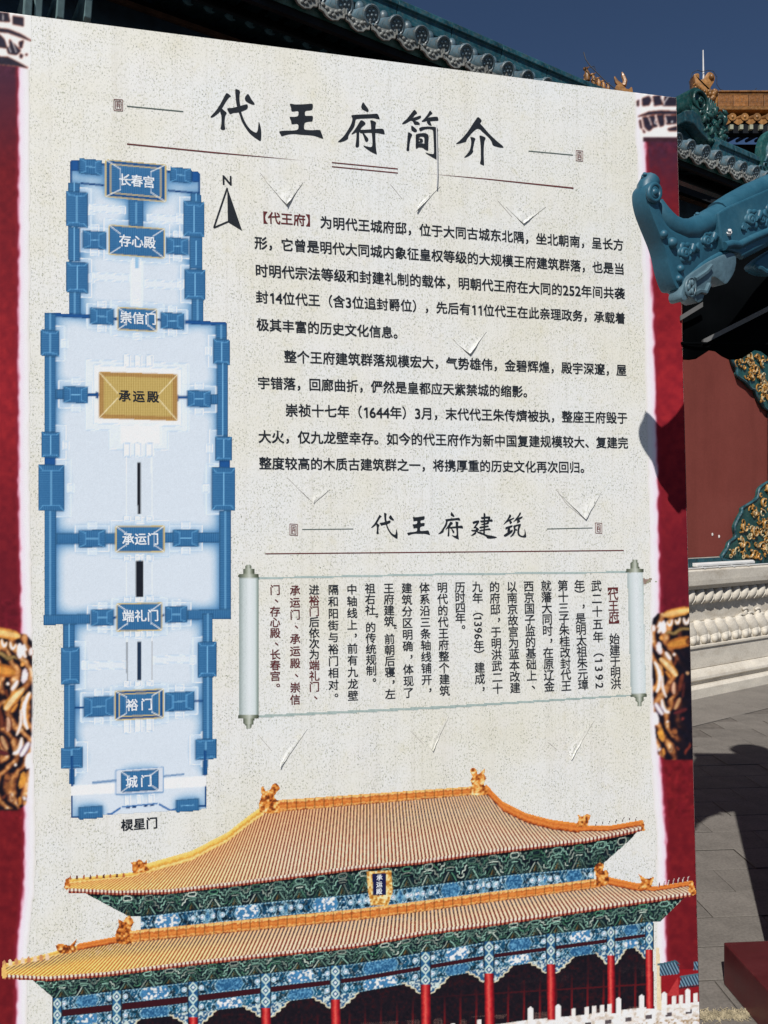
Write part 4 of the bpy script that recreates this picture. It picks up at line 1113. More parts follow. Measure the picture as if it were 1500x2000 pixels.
# golden main hall
xc, yc, w, h = 270, 774, 153, 90
def goldroof(Xa, Ya):
    u = (Xa - xc) / w; v = (Ya - yline(xc, yc, Xa)) / h
    st = .5 + .5 * np.sin(Xa * 2 * math.pi / 4.6)
    rim = (np.abs(u) > .44) | (np.abs(v) > .415)
    c1 = lerp((176, 146, 76), (212, 188, 120), st); c2 = lerp((158, 118, 64), (190, 150, 92), st)
    c1 = np.where(rim[..., None], c2, c1)
    return c1 * (1.0 - .08 * (.5 + .5 * np.sin(Ya * 1.9)))[..., None]
cv.fn(quad(xc, yc, w, h), goldroof)
p = lambda sx, sy: (xc + sx * w, float(yline(xc, yc, xc + sx * w)) + sy * h)
for sx in (-1, 1):
    for sy in (-1, 1): cv.line([p(sx * .5, sy * .5), p(sx * .26, sy * .05)], 1.6, (236, 222, 180))
cv.line([p(-.5, -.5), p(.5, -.5), p(.5, .5), p(-.5, .5), p(-.5, -.5)], 1.5, (190, 150, 88))
# dark strips of the central axis
INK = (28, 32, 42)
cv.poly([(268, 903), (275, 903), (275.5, 1004), (268.6, 1004)], INK); cv.poly([(265, 1095), (280, 1095), (280, 1166), (265, 1166)], INK)
cv.poly([(268.5, 1253), (276, 1253), (275.5, 1329), (268.5, 1329)], (34, 52, 76)); cv.line([(248, 1254), (248.5, 1330)], 1.8, INK); cv.line([(296.5, 1252), (296.5, 1328)], 1.8, INK)
gr = vnoise(X, Y, 2.2, 77, 2) - .5
cv.img = cv.img + 10 * gr[..., None]
cv.build('site_plan_print', 0.0004, board)

# ---------------------------------------------------------------- printed palace picture
cv = Canvas(-170, 1490, 1392, 2336, 0.75)
X, Y = cv.X, cv.Y
nz = vnoise(X, Y, 5, 101, 3); nzf = vnoise(X, Y, 2.6, 103, 2)
UE = ([133, 233, 327, 467, 700, 820, 913, 1053, 1147, 1217, 1259], [1737, 1741, 1739, 1723, 1692, 1681, 1667, 1650, 1639, 1625, 1615])
UT = ([133, 261, 289, 373, 443, 485, 512, 930, 951, 983, 1030, 1077, 1128, 1193, 1256], [1722, 1709, 1698, 1674, 1638, 1605, 1586, 1550, 1545, 1578, 1601, 1613, 1620, 1619, 1608])
LE = ([5, 93, 210, 373, 700, 820, 960, 1100, 1240, 1352], [1905, 1909, 1900, 1879, 1844, 1821, 1802, 1781, 1760, 1744])
LT = ([5, 70, 154, 224, 262, 700, 1161, 1186, 1240, 1277, 1352], [1888, 1873, 1851, 1838, 1838, 1793, 1731, 1722, 1734, 1737, 1726])
def slantmap(E, xs, ss):
    xe = X.copy()
    for _ in range(6):
        h_ = np.interp(xe, *E) - Y
        xe = .5 * xe + .5 * (X - np.interp(xe, xs, ss) * h_)
    return xe
def tiles(E, T, xs, ss, per, seed):
    yT = np.interp(X, *T); yE = np.interp(X, *E)
    m = (Y > yT) & (Y < yE + 1) & (X > E[0][0]) & (X < E[0][-1])
    xe = slantmap(E, xs, ss)
    ph = (xe / per) % 1.0
    hh = np.clip((yE - Y) / np.maximum(yE - yT, 1), 0, 1)
    left = np.clip((560 - X) / 420, 0, 1)
    right_ = np.clip((X - 560) / 260, 0, 1)
    light = lerp((250, 224, 190), (255, 224, 124), left); light = lerp(light, (238, 172, 112), np.clip(hh * 1.3 - .4, 0, 1) * .75)
    mid = lerp((214, 128, 82), (244, 184, 78), left)
    dark = lerp((104, 26, 26), (186, 92, 40), np.clip(left * 1.1, 0, 1))
    topd = np.clip((hh - .45) * 4, 0, 1) * np.clip(right_ + (seed == 1) * .8, 0, 1)
    dark = lerp(dark, (40, 34, 46), topd * .9); mid = lerp(mid, (210, 190, 186), topd)
    v = np.abs(ph - .5) * 2 + .18 * (nzf - .5)
    c = np.where((v < .47)[..., None], light, np.where((v < .55)[..., None], mid, dark))
    dash = (np.sin(Y * 1.25 + xe * 1.7) > .55) & (v > .6)
    c = np.where(dash[..., None], c * .6 + light * .4, c)
    cv.img[m] = c[m]; cv.a[m] = 1
def brackets(E, y_bot, x_lim, seed, per):
    yE = np.interp(X, *E); yb = np.interp(X, *y_bot)
    m = (Y > yE) & (Y < yb)
    xl = np.interp(Y, *x_lim[0]); xr2 = np.interp(Y, *x_lim[1])
    m &= (X > xl) & (X < xr2)
    v = (Y - yE) / np.maximum(yb - yE, 1)
    base = stops(nz, [(.2, (12, 17, 28)), (.5, (18, 30, 40)), (.75, (24, 48, 52)), (.95, (48, 84, 76))])
    base = base * np.where(v < .22, .55, 1.0)[..., None]
    keep_img, keep_a = cv.img.copy(), cv.a.copy()
    cv.img[m] = base[m]
    rr_ = random.Random(seed)
    def L(cx, pts, w, c):
        q_ = []
        for u_, v_ in pts:
            x_ = cx + u_ * per * .5; e_ = np.interp(x_, *E); b_ = np.interp(x_, *y_bot)
            q_.append((x_ + rr_.uniform(-.7, .7), e_ + 5 + (b_ - e_ - 5) * v_ + rr_.uniform(-.7, .7)))
        cv.line(q_, w, c)
        return q_
    x_ = E[0][0] - 10
    while x_ < E[0][-1] + 20:
        def lc():
            k_ = rr_.uniform(.55, 1.1); g_ = rr_.random()
            c_ = (150, 196, 176) if g_ < .55 else ((206, 220, 204) if g_ < .75 else (84, 140, 110))
            return tuple(q * k_ for q in c_)
        w_ = 1.6
        L(x_, [(-.42, .20), (-.3, .10), (.3, .10), (.42, .20), (.3, .30), (-.3, .30), (-.42, .20)], w_, lc())
        for sg in (-1, 1):
            L(x_, [(sg * .5, .12), (sg * .58, .26), (sg * .78, .26), (sg * .8, .40), (sg * .98, .42)], w_, lc())
            L(x_, [(sg * .45, .36), (sg * .62, .44), (sg * .62, .56), (sg * .86, .58), (sg * .9, .72)], w_, lc())
            L(x_, [(sg * .95, .14), (sg * .9, .22)], w_, lc()); L(x_, [(sg * .72, .70), (sg * .72, .82), (sg * .98, .86)], w_, lc())
            L(x_, [(sg * .12, .56), (sg * .36, .76), (sg * .62, .98)], w_, lc())
        L(x_, [(-.4, .40), (-.2, .36), (.2, .36), (.4, .40)], w_, lc()); L(x_, [(-.3, .48), (.3, .48)], w_, lc())
        t_ = L(x_, [(-.24, .93), (0, .66), (.24, .93)], 1.6, (60, 84, 66)); cv.poly(t_, (112, 84, 44)); cv.poly([(a_ * .5 + t_[1][0] * .5, b_) for a_, b_ in t_[:1]] + t_[1:2] + [t_[2]], (40, 40, 36))
        x_ += per
    sq_ = (np.abs(((vnoise(X, Y, 6.5, seed + 3, 2) * 4.5) % 1.0) - .5) < .075) & m & (v > .2) & (vnoise(X, Y, 16, seed + 5) > .4)
    cv.img = np.where(sq_[..., None], lerp((30, 62, 58), (150, 188, 168), np.clip(nzf * 1.5 - .3, 0, 1)), cv.img)
    new = cv.img.copy()
    cv.img = np.where(m[..., None], new, keep_img); cv.a = np.where(m, 1, keep_a)
def eaveline(E, per, w=7):
    yE = np.interp(X, *E); d = Y - yE
    m = (d > -2) & (d < w) & (X > E[0][0]) & (X < E[0][-1])
    ph = np.sin(X * 2 * math.pi / per)
    c = np.where((d < 3)[..., None], np.where((ph > -.2)[..., None], (240, 226, 206), (120, 34, 34)), np.where((ph < .3)[..., None], (110, 26, 28), (196, 120, 90)))
    cv.img[m] = c[m]; cv.a[m] = 1
def beam(y_top, y_bot, segs, lightness, seed):
    yt = np.interp(X, *y_top); yb = np.interp(X, *y_bot)
    m = (Y > yt) & (Y < yb) & (X > y_top[0][0]) & (X < y_top[0][-1])
    v = (Y - yt) / np.maximum(yb - yt, 1) - .5
    sg = np.asarray(segs, float); k = np.clip(np.searchsorted(sg, X) - 1, 0, len(sg) - 2)
    L = sg[k + 1] - sg[k]; s_ = (X - sg[k]) / L - .5
    d = np.abs(s_) * L
    e = d + np.abs(v) * 14
    base = lerp((16, 50, 80), (34, 92, 118), np.full(X.shape, lightness))
    c = np.where((nz > .55)[..., None], base * 1.2, base)
    cl = e < L * .20
    alt = (k + seed) % 2 == 0
    fill = np.where(alt[..., None], lerp((40, 92, 136), (96, 150, 180), np.clip(nzf * 2.2 - .8, 0, 1)), lerp((70, 128, 172), (240, 242, 236), (vnoise(X, Y, 4.5, seed + 7, 2) > .57).astype(float)))
    c = np.where(cl[..., None], fill, c)
    for r_, wd in ((.20, .9), (.245, .7), (.33, .8), (.44, 1.0), (.475, .8)):
        ln = np.abs(e - L * r_) < wd * 1.25
        c = np.where(ln[..., None], np.where((np.sin(e * 2.2 + v * 9) > -.5)[..., None], (140, 186, 204), (34, 84, 112)), c)
    spk_ = (vnoise(X, Y, 2.6, seed + 21) > .80) & (~cl)
    c = np.where(spk_[..., None], (196, 220, 230), c)
    dkc = (vnoise(X, Y, 5.5, seed + 23) > .62) & (~cl); c = np.where(dkc[..., None], c * .55, c)
    cr = np.hypot(d - L * .385, v * (yb - yt))
    c = np.where((cr < 5.2)[..., None], (188, 220, 232), c); c = np.where((cr < 3.4)[..., None], (34, 78, 150), c); c = np.where((cr < 2.6)[..., None], (240, 246, 246), c)
    c = np.where((np.abs(v) > .42)[..., None], lerp((60, 116, 150), (170, 208, 216), (np.sin(X * .9) > .1).astype(float)), c)
    c = np.where((np.abs(v) > .475)[..., None], (20, 40, 62), c)
    c = c * (.82 + .36 * nzf)[..., None]
    cv.img[m] = c[m]; cv.a[m] = 1
def amber(pts, n=2, bright=0.0):
    P = [tuple(q) for q in (smooth_loop(pts, n) if n else pts)]
    def f(Xa, Ya):
        v = vnoise(Xa, Ya, 4.2, 55, 2) + bright
        return stops(v, [(.22, (96, 44, 24)), (.38, (178, 92, 38)), (.58, (222, 142, 62)), (.78, (246, 200, 124)), (.95, (252, 236, 196))])
    cv.fn(P, f)
def ridge_band(top, bot):
    yt = np.interp(X, *top); yb = np.interp(X, *bot)
    m = (Y > yt) & (Y < yb) & (X > top[0][0]) & (X < top[0][-1])
    v = (Y - yt) / np.maximum(yb - yt, 1)
    c = stops(v + .35 * (nzf - .5), [(0, (236, 168, 90)), (.18, (250, 206, 130)), (.3, (186, 92, 40)), (.5, (228, 146, 70)), (.72, (200, 104, 44)), (.85, (246, 190, 110)), (1, (150, 66, 30))])
    c = np.where((np.sin(X * .35) > .93)[..., None], c * .7, c)
    cv.img[m] = c[m]; cv.a[m] = 1
# ---- lower storey first
colx = [(112, 18), (228, 19), (377, 20), (519, 20), (655, 20), (831, 20), (955, 20), (1076, 18), (1193, 16), (1268, 16)]
segs = [112, 228, 377, 519, 655, 831, 955, 1076, 1193, 1272]
b1t = ([106, 327, 700, 960, 1193, 1276], [1950, 1923, 1881, 1838, 1810, 1800]); b1b = ([106, 327, 700, 960, 1193, 1276], [1974, 1950, 1908, 1864, 1833, 1822])
b2t = ([112, 327, 700, 960, 1193, 1272], [1986, 1963, 1916, 1871, 1840, 1828]); b2b = ([112, 327, 700, 960, 1193, 1272], [2008, 1985, 1938, 1892, 1858, 1846])
yb2 = np.interp(X, *b2b); m = (Y > yb2 - 1) & (X > 112) & (X < 1272)
fr = (np.abs(((X + (Y - 2000) * .01) % 31) - 15.5) > 13.6) | (np.abs(((Y + X * .06) % 74) - 37) > 35.5)
lat = (np.sin(X * 1.6) * np.sin((Y + X * .06) * 1.6) > .35) & ((((Y + X * .06) - 1890) % 150) < 92) & (vnoise(X, Y, 24, 140) > .5)
c = stops(nz, [(.2, (22, 20, 28)), (.55, (30, 24, 32)), (.85, (52, 22, 28))])
deep = np.clip((Y - yb2 - 26) / 60, 0, 1)
c = np.where(fr[..., None], lerp(c, (104, 24, 30), deep), c); c = np.where(lat[..., None], lerp(c, (150, 116, 104), deep * .8), c)
cv.img[m] = c[m]; cv.a[m] = 1
# marble terrace and balustrade at the foot
bt_ = ([-180, 300, 700, 1030, 1130, 1200, 1300, 1366, 1390], [2110, 2085, 2040, 1992, 1983, 1974, 1962, 1953, 1950])
m = (Y > np.interp(X, *bt_)); dd = Y - np.interp(X, *bt_)
c = stops(vnoise(X, Y * 1.6, 9, 150, 3), [(.25, (206, 192, 176)), (.5, (240, 234, 230)), (.8, (250, 248, 246))])
c = np.where((((dd % 46) > 30) & (vnoise(X, Y, 4, 152, 2) > .62))[..., None], (176, 150, 118), c)
c = np.where(((dd > 16) & (dd < 24) & (np.sin(X * .16) > .55))[..., None], (90, 80, 84), c)
cv.img[m] = c[m]; cv.a[m] = 1
# side walls with small blue roofs at the right
cv.poly([(1286, 1892), (1372, 1892), (1372, 1956), (1286, 1964)], (142, 26, 34)); 
# columns
for i, (x, w_) in enumerate(colx):
    yt = float(np.interp(x, *b2b)); ybm = float(np.interp(x, *bt_)) + (4 if x > 1000 else 30)
    def f(Xa, Ya, x=x, w_=w_):
        u = (Xa - x - (Ya - 1900) * .012) / w_ + .5
        return stops(u + .12 * (vnoise(Xa, Ya, 6, 160, 2) - .5), [(0, (86, 16, 26)), (.25, (196, 40, 44)), (.45, (226, 96, 84)), (.7, (176, 28, 38)), (1, (74, 14, 24))])
    if i: cv.fn([(x - w_ * .45, yt - 4), (x + w_ * .45, yt - 4), (x + w_ * .5 + 2, ybm), (x - w_ * .5 + 2, ybm)], f)
cv.poly([(1281, 1850), (1288, 1850), (1292, 1972), (1283, 1972)], (232, 212, 176))
brackets(LE, b1t, (([1880, 1912, 1950], [-30, 60, 104]), ([1740, 1790, 1815, 1850], [1352, 1300, 1278, 1276])), 210, 42)
beam(b1t, b1b, segs, .55, 0); beam(b2t, b2b, segs, .8, 1)
yt = np.interp(X, *b1b); yb_ = np.interp(X, *b2t); m = (Y >= yt) & (Y <= yb_) & (X > 112) & (X < 1272); cv.img[m] = (58, 22, 30); cv.a[m] = 1
for i, (x, w_) in enumerate(colx):          # painted column heads across the beams
    y0_ = float(np.interp(x, *b1t)); y1_ = float(np.interp(x, *b2b)) + 8
    def f(Xa, Ya, x=x, w_=w_, y0_=y0_):
        u = np.abs((Xa - x) / w_) * 2; v = ((Ya - y0_) % 22) / 22 - .5
        e = u * .5 + np.abs(v)
        c_ = lerp((24, 62, 116), (62, 128, 160), vnoise(Xa, Ya, 4, 170, 2))
        c_ = np.where((np.abs(e - .42) < .10)[..., None], (196, 220, 212), c_); c_ = np.where((e < .16)[..., None], (228, 238, 240), c_)
        return np.where((u > .84)[..., None], (18, 40, 56), c_)
    cv.fn([(x - w_ * .55, y0_), (x + w_ * .55, y0_), (x + w_ * .55, y1_), (x - w_ * .55, y1_)], f)
    for sx in (-1, 1):                       # carved corbels below the beam
        if (i == 0 and sx < 0) or (i == 9 and sx > 0): continue
        w3 = 36 if 1 <= i <= 7 else 22
        P = [(x + sx * w_ * .5, y1_ - 6)]
        P = [(x + sx * w_ * .5, y1_ - 10), (x + sx * (w_ * .5 + w3), float(np.interp(x + sx * w3, *b2b)) - 1), (x + sx * (w_ * .5 + w3 * .8), y1_ - 6 - sx * 3), (x + sx * (w_ * .5 + w3 * .78), y1_ - 1 - sx * 3), (x + sx * (w_ * .5 + w3 * .52), y1_ + 1 - sx), (x + sx * (w_ * .5 + w3 * .5), y1_ + 6), (x + sx * (w_ * .5 + w3 * .26), y1_ + 8), (x + sx * (w_ * .5 + w3 * .22), y1_ + 14), (x + sx * w_ * .5, y1_ + 17)]
        cv.fn(P, lambda Xa, Ya: lerp((44, 92, 132), (206, 220, 214), (vnoise(Xa, Ya, 3.0, 181, 2) > .53).astype(float)))
        cv.line(P[1:], 2.2, (222, 214, 184))
tiles(LE, LT, [5, 150, 210, 373, 560, 700, 820, 960, 1100, 1240, 1352], [1.6, 1.1, .85, .6, .4, .22, .0, -.35, -.65, -1.3, -2.0], 8.1, 1)
eaveline(LE, 8.1)
# ---- upper storey
ubt = ([275, 420, 560, 700, 764, 1000, 1160], [1790, 1773, 1758, 1746, 1738, 1708, 1694]); ubb = ([262, 420, 560, 700, 764, 1000, 1164], [1822, 1803, 1788, 1776, 1768, 1738, 1722])
brackets(UE, ubt, (([1735, 1745, 1796], [140, 166, 262]), ([1610, 1640, 1686, 1720], [1258, 1232, 1180, 1172])), 230, 42)
beam(ubt, ubb, [262, 392, 420, 545, 572, 700, 716, 764, 800, 830, 930, 958, 1050, 1078, 1164], .35, 1)
ridge_band(([240, 700, 1164], [1819, 1775, 1716]), ([240, 700, 1164], [1842, 1797, 1734]))
tiles(UE, UT, [133, 200, 250, 350, 467, 600, 700, 800, 913, 1053, 1150, 1259], [2.2, 1.5, 1.2, .7, .35, .15, .03, -.1, -.34, -.78, -1.3, -2.4], 7.3, 2)
eaveline(UE, 7.3)
ridge_band(([516, 930], [1564, 1535]), ([516, 930], [1588, 1552]))
# hips, beasts and figures
def hipband(T, xa, xb, w, yellow):
    yt = np.interp(X, *T); d = Y - yt
    m = (X > xa) & (X < xb) & (d > -w * .75) & (d < w * .4)
    c = stops((d / w + .6) + .4 * (nzf - .5), [(0, (246, 212, 128)), (.3, (238, 198, 96)), (.55, (214, 150, 60)), (.8, (250, 226, 150)), (1, (220, 170, 90))]) if yellow else stops((d / w + .6) + .4 * (nzf - .5), [(0, (232, 150, 70)), (.3, (206, 108, 46)), (.55, (226, 140, 66)), (.8, (190, 92, 40)), (1, (110, 44, 24))])
    cv.img[m] = c[m]; cv.a[m] = 1
hipband(UT, 285, 514, 17, True); hipband(UT, 135, 285, 8, True); hipband(UT, 945, 1132, 17, False); hipband(UT, 1132, 1256, 10, False)
hipband(LT, 150, 228, 12, False); hipband(LT, 6, 150, 8, True); hipband(LT, 1180, 1256, 14, False); hipband(LT, 1256, 1353, 9, False)
amber([(508, 1586), (506, 1566), (511, 1552), (509, 1541), (514, 1533), (519, 1544), (528, 1540), (532, 1531), (542, 1530), (547, 1541), (541, 1548), (536, 1556), (543, 1563), (546, 1576), (546, 1588)])
amber([(918, 1552), (922, 1536), (918, 1524), (922, 1516), (917, 1506), (922, 1499), (931, 1502), (933, 1512), (940, 1505), (948, 1499), (946, 1512), (950, 1520), (945, 1532), (952, 1540), (950, 1552)], 2, .08)
amber([(228, 1842), (226, 1820), (232, 1806), (230, 1794), (240, 1799), (246, 1790), (256, 1790), (262, 1802), (256, 1814), (260, 1826), (260, 1842)])
amber([(1160, 1732), (1164, 1716), (1161, 1700), (1163, 1690), (1172, 1685), (1180, 1690), (1178, 1700), (1186, 1698), (1189, 1712), (1186, 1728)])
for P in ([(260, 1706), (258, 1690), (254, 1684), (266, 1682), (272, 1676), (282, 1684), (288, 1674), (287, 1692), (292, 1700)], [(118, 1862), (108, 1846), (122, 1842), (136, 1846), (152, 1830), (146, 1848), (150, 1858)],
          [(1124, 1614), (1130, 1600), (1126, 1588), (1136, 1594), (1144, 1590), (1154, 1592), (1150, 1604), (1146, 1614)], [(1246, 1736), (1252, 1722), (1246, 1706), (1256, 1712), (1264, 1716), (1278, 1712), (1274, 1726), (1270, 1736)]):
    amber(P)
for x, y, r_ in [(137 + 13 * i, 1714 - .6 * i, 3.2) for i in range(9)]: cv.poly([(x - 2, y + 4), (x - 1, y - 4), (x + 2, y - 5), (x + 3, y + 4)], (176, 96, 62) if int(x) % 2 else (96, 40, 40))
for i in range(7):
    x, y = 1163 + 13 * i, 1608 - 1.6 * i; cv.line([(x, y + 5), (x + 2, y - 3), (x + 5, y - 6)], 2.4, (66, 34, 40))
for i in range(7):
    x, y = 1286 + 9.5 * i, 1728 - 1.8 * i; cv.line([(x, y + 4), (x + 1, y - 3), (x + 3, y - 7)], 3.6, (240, 222, 214)); cv.line([(x + 1, y + 4), (x + 2, y - 3), (x + 4, y - 6)], 2, (96, 40, 48))
for i in range(8):
    x, y = 8 + 12 * i, 1882 - 1.8 * i; cv.poly([(x - 3, y + 5), (x - 3, y - 6), (x + 1, y - 9), (x + 4, y - 3), (x + 4, y + 5)], (236, 206, 176) if i % 2 else (200, 140, 96))
cv.poly([(2, 1890), (10, 1880), (14, 1908), (4, 1912)], (236, 190, 110)); amber([(1346, 1724), (1354, 1720), (1358, 1736), (1362, 1744), (1354, 1750), (1344, 1742)], 1)
amber([(1250, 1608), (1258, 1603), (1258, 1616), (1262, 1622), (1254, 1624)], 0); amber([(128, 1716), (136, 1712), (138, 1730), (130, 1740), (124, 1734)], 0, .1)
# name plaque
cv.fn([(716, 1702), (764, 1700), (767, 1742), (758, 1768), (724, 1768), (719, 1742)], lambda Xa, Ya: stops(vnoise(Xa, Ya, 4, 191, 2), [(.25, (176, 110, 40)), (.5, (232, 186, 100)), (.8, (252, 236, 190))]))
cv.poly([(727, 1706), (754, 1705), (754, 1748), (728, 1749)], (26, 30, 72))
# side roofs of blue tiles at the right
def bluetiles(Xa, Ya):
    v = .5 + .5 * np.sin((Xa + (Ya - 1890) * -.5) * 2 * math.pi / 6.2)
    return lerp((24, 44, 66), (142, 178, 196), np.clip(v * 1.4 - .4, 0, 1))
cv.fn([(1288, 1884), (1318, 1877), (1326, 1886), (1326, 1902), (1288, 1906)], bluetiles); cv.line([(1284, 1884), (1320, 1876), (1328, 1884)], 4, (60, 96, 110))
cv.fn([(1330, 1910), (1372, 1902), (1372, 1922), (1326, 1928)], bluetiles); cv.line([(1328, 1908), (1372, 1901)], 3.5, (70, 110, 124)); cv.line([(1326, 1930), (1372, 1924)], 2.5, (26, 40, 50))
cv.fn([(1354, 1878), (1372, 1876), (1372, 1894), (1354, 1894)], bluetiles)
cv.poly([(1302, 1945), (1324, 1908), (1326, 1944)], (186, 56, 58))
# balustrade posts and openings
for x in (1036, 1090, 1208, 1253, 1297, 1343): y0_ = float(np.interp(x, *bt_)); cv.poly([(x - 5, y0_ + 20), (x - 5, y0_ - 22), (x, y0_ - 26), (x + 5, y0_ - 22), (x + 5, y0_ + 20)], (244, 238, 234))
for x in (1120, 1146, 1160, 1176, 1190, 1316, 1330, 1358, 884, 936): y0_ = float(np.interp(x, *bt_)); cv.poly([(x - 4, y0_ + 6), (x - 4, y0_ - 14), (x + 4, y0_ - 15), (x + 4, y0_ + 6)], (240, 232, 226))
cv.img = cv.img * (.92 + .13 * vnoise(X, Y, 1.7, 199))[..., None]
cv.build('palace_print', 0.0005, board, zmin=ZB)

# ---------------------------------------------------------------- lettering
INKM = {}
def ink(name, c, rough=0.5):
    t_ = NT(name); t_.base(t_.ramp(t_.noise(260, 2), [(0.3, tuple(x * .8 for x in c)), (0.7, tuple(min(1, x * 1.25) for x in c))])); t_.rough(0.7); t_.spec(0.08)
    return t_.m
M_INK = ink('blue_black_print_ink', (0.019, 0.023, 0.030)); M_RINK = ink('red_brown_print_ink', (0.12, 0.028, 0.030)); M_WINK = ink('white_print_ink', (0.72, 0.76, 0.80))
M_RED = ink('thin_red_rule_ink', (0.13, 0.035, 0.035)); M_SEAL = ink('faded_seal_ink', (0.20, 0.10, 0.095)); M_GREEN = ink('green_grey_print_ink', (0.10, 0.13, 0.12))
fc = bpy.data.curves.new('lettering', 'FONT'); fc.resolution_u = 3; fc.size = 1.0
fo = bpy.data.objects.new('lettering', fc); COL.objects.link(fo)
GL = {}
def glyph(ch, off):
    k = (ch, off)
    if k not in GL:
        fc.body = ch; fc.offset = 0.0
        dg_ = bpy.context.evaluated_depsgraph_get(); dg_.update()
        me = bpy.data.meshes.new_from_object(fo.evaluated_get(dg_))
        V = np.array([tuple(v.co) for v in me.vertices]).reshape(-1, 3); F = [tuple(p_.vertices) for p_ in me.polygons]; bpy.data.meshes.remove(me)
        if ch == '1': V = np.array([(.29, 0, 0), (.29, .68, 0), (.215, .68, 0), (.055, .585, 0), (.055, .50, 0), (.195, .565, 0), (.195, 0, 0)]); F = [(0, 1, 2, 3, 4, 5, 6)]
        if len(V):                  # printed weight: four slightly shifted impressions of the thin outline
            n_ = len(V); Vs = []; Fs = []
            for q, (dx, dy) in enumerate(((-1, -1), (1, -1), (1, 1), (-1, 1))):
                Vs.append(V + np.array((dx * off, dy * off, q))); Fs += [tuple(i + n_ * q for i in f_) for f_ in F]
            V, F = np.concatenate(Vs), Fs
        GL[k] = (V, F)
    return GL[k]
class Letters:
    def __init__(s): s.v = []; s.f = []; s.k = 0
    def put(s, ch, x, y, wu, wv, off=0.011, rot=0, w=0.0, src=None):
        """x, y: photo position of the em-box centre; wu, wv: em size in metres; rot in quarter turns clockwise"""
        V, F = glyph(src or ch, off)
        if not len(V): return
        c = BL(x, y)
        e = V[:, :2] - np.array((0.5, 0.38))
        if ch.isascii() or src: 
            cx = (V[:, 0].min() + V[:, 0].max()) / 2; e[:, 0] = V[:, 0] - cx
        if rot: e = np.stack([e[:, 1], -e[:, 0]], -1)
        q = np.zeros((len(V), 3)); q[:, 0] = c.x + e[:, 0] * wu + lean * e[:, 1] * wv * 0.9; q[:, 2] = c.z + e[:, 1] * wv; q[:, 1] = -w - V[:, 2] * 4e-5
        n = len(s.v); s.v.extend(map(tuple, q)); s.f.extend([tuple(i + n for i in f_) for f_ in F])
    def line(s, txt, xa, ya, xb, yb, size=None, off=0.017, w=0.0, hs=1.0, dw=.545):
        wt = [dw if c_.isascii() else 1.0 for c_ in txt]
        a, b = BL(xa, ya), BL(xb, yb); tot = sum(wt); acc = 0
        em = (b - a).length / tot
        for c_, q in zip(txt, wt):
            u = (acc + q / 2) / tot; p_ = a.lerp(b, u); acc += q
            V, F = glyph(c_, off)
            if not len(V): continue
            e = V[:, :2] - np.array((0.5, 0.38))
            if c_.isascii(): e[:, 0] = V[:, 0] - (V[:, 0].min() + V[:, 0].max()) / 2
            wu = (size or em) * (1.1 if c_.isascii() else 1.0); wv = wu * hs
            q3 = np.zeros((len(V), 3)); q3[:, 0] = p_.x + e[:, 0] * wu + lean * e[:, 1] * wv * .9; q3[:, 2] = p_.z + e[:, 1] * wv; q3[:, 1] = -w - V[:, 2] * 4e-5
            n = len(s.v); s.v.extend(map(tuple, q3)); s.f.extend([tuple(i + n for i in f_) for f_ in F])
    def outline(s, pts, w):
        P = BP(np.asarray(pts)[:, 0], np.asarray(pts)[:, 1], w); n = len(s.v)
        s.v.extend(map(tuple, P)); s.f.append(tuple(range(n, n + len(P))))
    def strip(s, pts, wd, w):
        """a rule of width wd (photo units) along pts"""
        for (xa, ya), (xb, yb) in zip(pts[:-1], pts[1:]):
            L = math.hypot(xb - xa, yb - ya); nx, ny = -(yb - ya) / L * wd / 2, (xb - xa) / L * wd / 2
            s.outline([(xa + nx, ya + ny), (xb + nx, yb + ny), (xb - nx, yb - ny), (xa - nx, ya - ny)], w)
    def build(s, name, mat):
        me = bpy.data.meshes.new(name); me.from_pydata(s.v, [], s.f); me.update()
        return link_mesh(name, me, mat, board)
TW = 0.0008
body = Letters(); bodr = Letters()
bodr.line('【代王府】', 498, 423.5, 621, 432, w=TW)
for a in (('为明代王城府邸，位于大同古城东北隅，坐北朝南，呈长方', 624.4, 433.7, 1218, 478.8), ('形，它曾是明代大同城内象征皇权等级的大规模王府建筑群落，也是当', 496.5, 473.7, 1219.8, 525.7),
          ('时明代宗法等级和封建礼制的载体，明朝代王府在大同的252年间共袭', 497.7, 527.7, 1220.5, 573.8), ('封14位代王（含3位追封爵位），先后有11位代王在此亲理政务，承载着', 499, 579.6, 1221.5, 622),
          ('极其丰富的历史文化信息。', 500.3, 633.4, 791, 651), ('整个王府建筑群落规模宏大，气势雄伟，金碧辉煌，殿宇深邃，屋', 554.2, 696, 1223.8, 723.3),
          ('宇错落，回廊曲折，俨然是皇都应天紫禁城的缩影。', 502.3, 747.4, 1043, 765.6), ('崇祯十七年（1644年）3月，末代代王朱传㸄被执，整座王府毁于', 556.8, 801, 1225.8, 816.6),
          ('大火，仅九龙壁幸存。如今的代王府作为新中国复建规模较大、复建完', 504, 852.5, 1227, 865), ('整度较高的木质古建筑群之一，将携厚重的历史文化再次回归。', 505.3, 904.5, 1154, 913)):
    body.line(*a, w=TW, hs=1.04)
body.build('body_lettering', M_INK); bodr.build('red_lettering', M_RINK)
